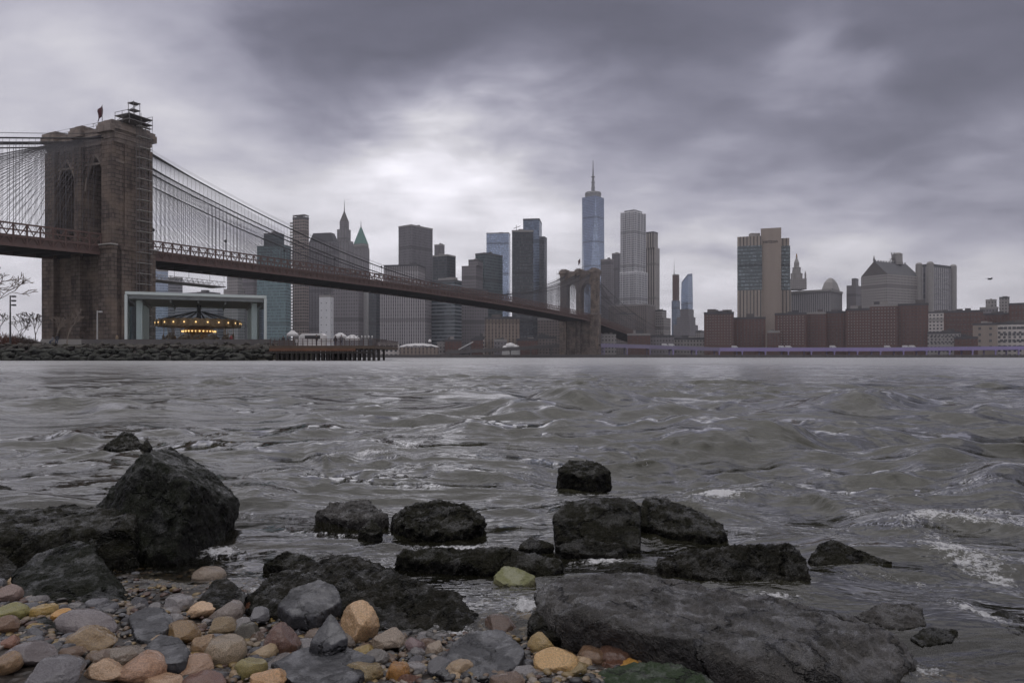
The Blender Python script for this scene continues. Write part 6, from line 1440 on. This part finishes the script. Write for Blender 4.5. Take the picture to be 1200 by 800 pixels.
# bare trees
def bare_tree(px, Y, h, lb, mat='bark', seed=0, spread=.55, name='bare_tree', lean=0.0, r0=None, levels=5, z0=2.6, up=.35):
    rg = random.Random(seed); b_ = at(px, 400, Y); base_ = Vector((b_.x, Y, z0)); e = empty(name, base_, lb, 'tree')
    tm, cm = MB(), MB(); r0 = r0 or h * .016
    def grow(p, d, L, r, lev):
        pts, rad = [p], [r]
        n = 3
        for i in range(n):
            d = (d + Vector((rg.gauss(0, .12), rg.gauss(0, .12), rg.gauss(0, .08) + up * .12))).normalized(); p = p + d * L / n; pts.append(p); rad.append(max(.042, r * (1 - .42 * (i + 1) / n)))
        (tm if lev == 0 else cm).tube(pts, rad, 6 if lev < 2 else 4, False)
        if lev >= levels: return
        k = rg.randint(3, 4) if lev == 0 else rg.randint(2, 3)
        for i in range(k):
            a = rg.uniform(0, 6.28); s_ = rg.uniform(.5, 1.0) * spread
            x_ = d.cross(Vector((.3, .7, .2))).normalized(); y_ = d.cross(x_)
            nd = (d + (x_ * math.cos(a) + y_ * math.sin(a)) * s_ * 1.3).normalized(); f_ = rg.uniform(.55, 1)
            q = pts[-1] if i == 0 else pts[1].lerp(pts[-1], f_)
            grow(q, nd, L * rg.uniform(.58, .78), rad[-1] * rg.uniform(.6, .8), lev + 1)
    grow(base_, Vector((lean, 0, 1)).normalized(), h * .33, r0, 0)
    tm.build('trunk', M[mat], e, True, False); cm.build('crown', M[mat], e, True, False)
bare_tree(-22, 100, 15, 'large bare tree whose branches reach in over the left edge', 'bark_pale', 4, .8, lean=.12)
bare_tree(4, 140, 9, 'bare tree behind the left floodlight post', 'bark', 5, .7)
bare_tree(24, 145, 7.5, 'bare bushy tree right of the floodlight post', 'bark', 6, .8)
bare_tree(42, 135, 7.2, 'narrow bare tree at the left edge of the bridge tower', 'bark', 7, .4)
bare_tree(62, 138, 7.0, 'thin pale bare tree before the left part of the bridge tower', 'bark_pale', 8, .35)
bare_tree(79, 137, 8.0, 'taller pale bare tree before the middle of the bridge tower', 'bark_pale', 9, .4)
bare_tree(106, 136, 4.6, 'short dark bare tree before the right part of the bridge tower', 'bark', 10, .6)
def thicket(px, Y, w, h, lb, mat, seed, n=260):
    rg = random.Random(seed); b_ = at(px, 400, Y); mm = MB()
    for i in range(n):
        a = Vector((b_.x + rg.uniform(-w, w) * .9, Y + rg.uniform(-1.5, 1.5), 2.5)); k = 1 - abs(a.x - b_.x) / w * .55
        p = a; pts = [a]; d = Vector((rg.gauss(0, .3), rg.gauss(0, .3), 1)).normalized()
        for j in range(4): d = (d + Vector((rg.gauss(0, .28), rg.gauss(0, .25), rg.gauss(.02, .1)))).normalized(); p = p + d * h * k * rg.uniform(.2, .3); pts.append(p)
        mm.tube(pts, [.045, .04, .035, .03, .02], 3, False)
    tag(mm.build('shrub', M[mat], None, False, False), lb, 'shrub')
thicket(4, 128, 2.6, 2.6, 'reddish brown bare thicket at the far left edge', 'twig_red', 21)
thicket(22, 130, 2.4, 2.3, 'dark brown thicket right of the reddish one', 'bark', 22)
thicket(34, 132, 1.6, 1.7, 'small low thicket left of the bridge tower foot', 'bark', 23)
# bird over the right bank
c = at(1160, 327, 90); mb = MB()
mb.tube([c + Vector((-.28, 0, -.02)), c + Vector((-.1, 0, 0)), c + Vector((.12, 0, .02)), c + Vector((.3, 0, .02))], [.02, .07, .075, .02], 8)
for s_ in (-1, 1):
    mb.v += [tuple(c + Vector(v)) for v in ((.1, 0, .03), (-.1, 0, .03), (.0, s_ * .35, .16), (.12, s_ * .35, .16), (-.1, s_ * .75, .10))]
    k = len(mb.v) - 5; mb.face((k, k + 1, k + 2, k + 3)); mb.face((k + 3, k + 2, k + 4))
ob = mb.build('gull', M['coat_black'], None, True, False); md = ob.modifiers.new('t', 'SOLIDIFY'); md.thickness = .02; tag(ob, 'single small dark bird flying over the right bank', 'bird')
# ------------------------------------------------------------------ haze
HZ = NT('river haze'); HZ.t.nodes.remove(HZ.p)
pvn = HZ.n('ShaderNodeVolumePrincipled'); pvn.inputs['Color'].default_value = (.93, .93, 1, 1); pvn.inputs['Density'].default_value = .00011
HZ.t.links.new(pvn.outputs[0], HZ.out.inputs['Volume'])
mb = MB(); mb.box((0, 3500, 300), (14200, 7100, 604)); hz = mb.build('haze', HZ.m); hz['kind'] = 'stuff'
hz.location.z = -2.3
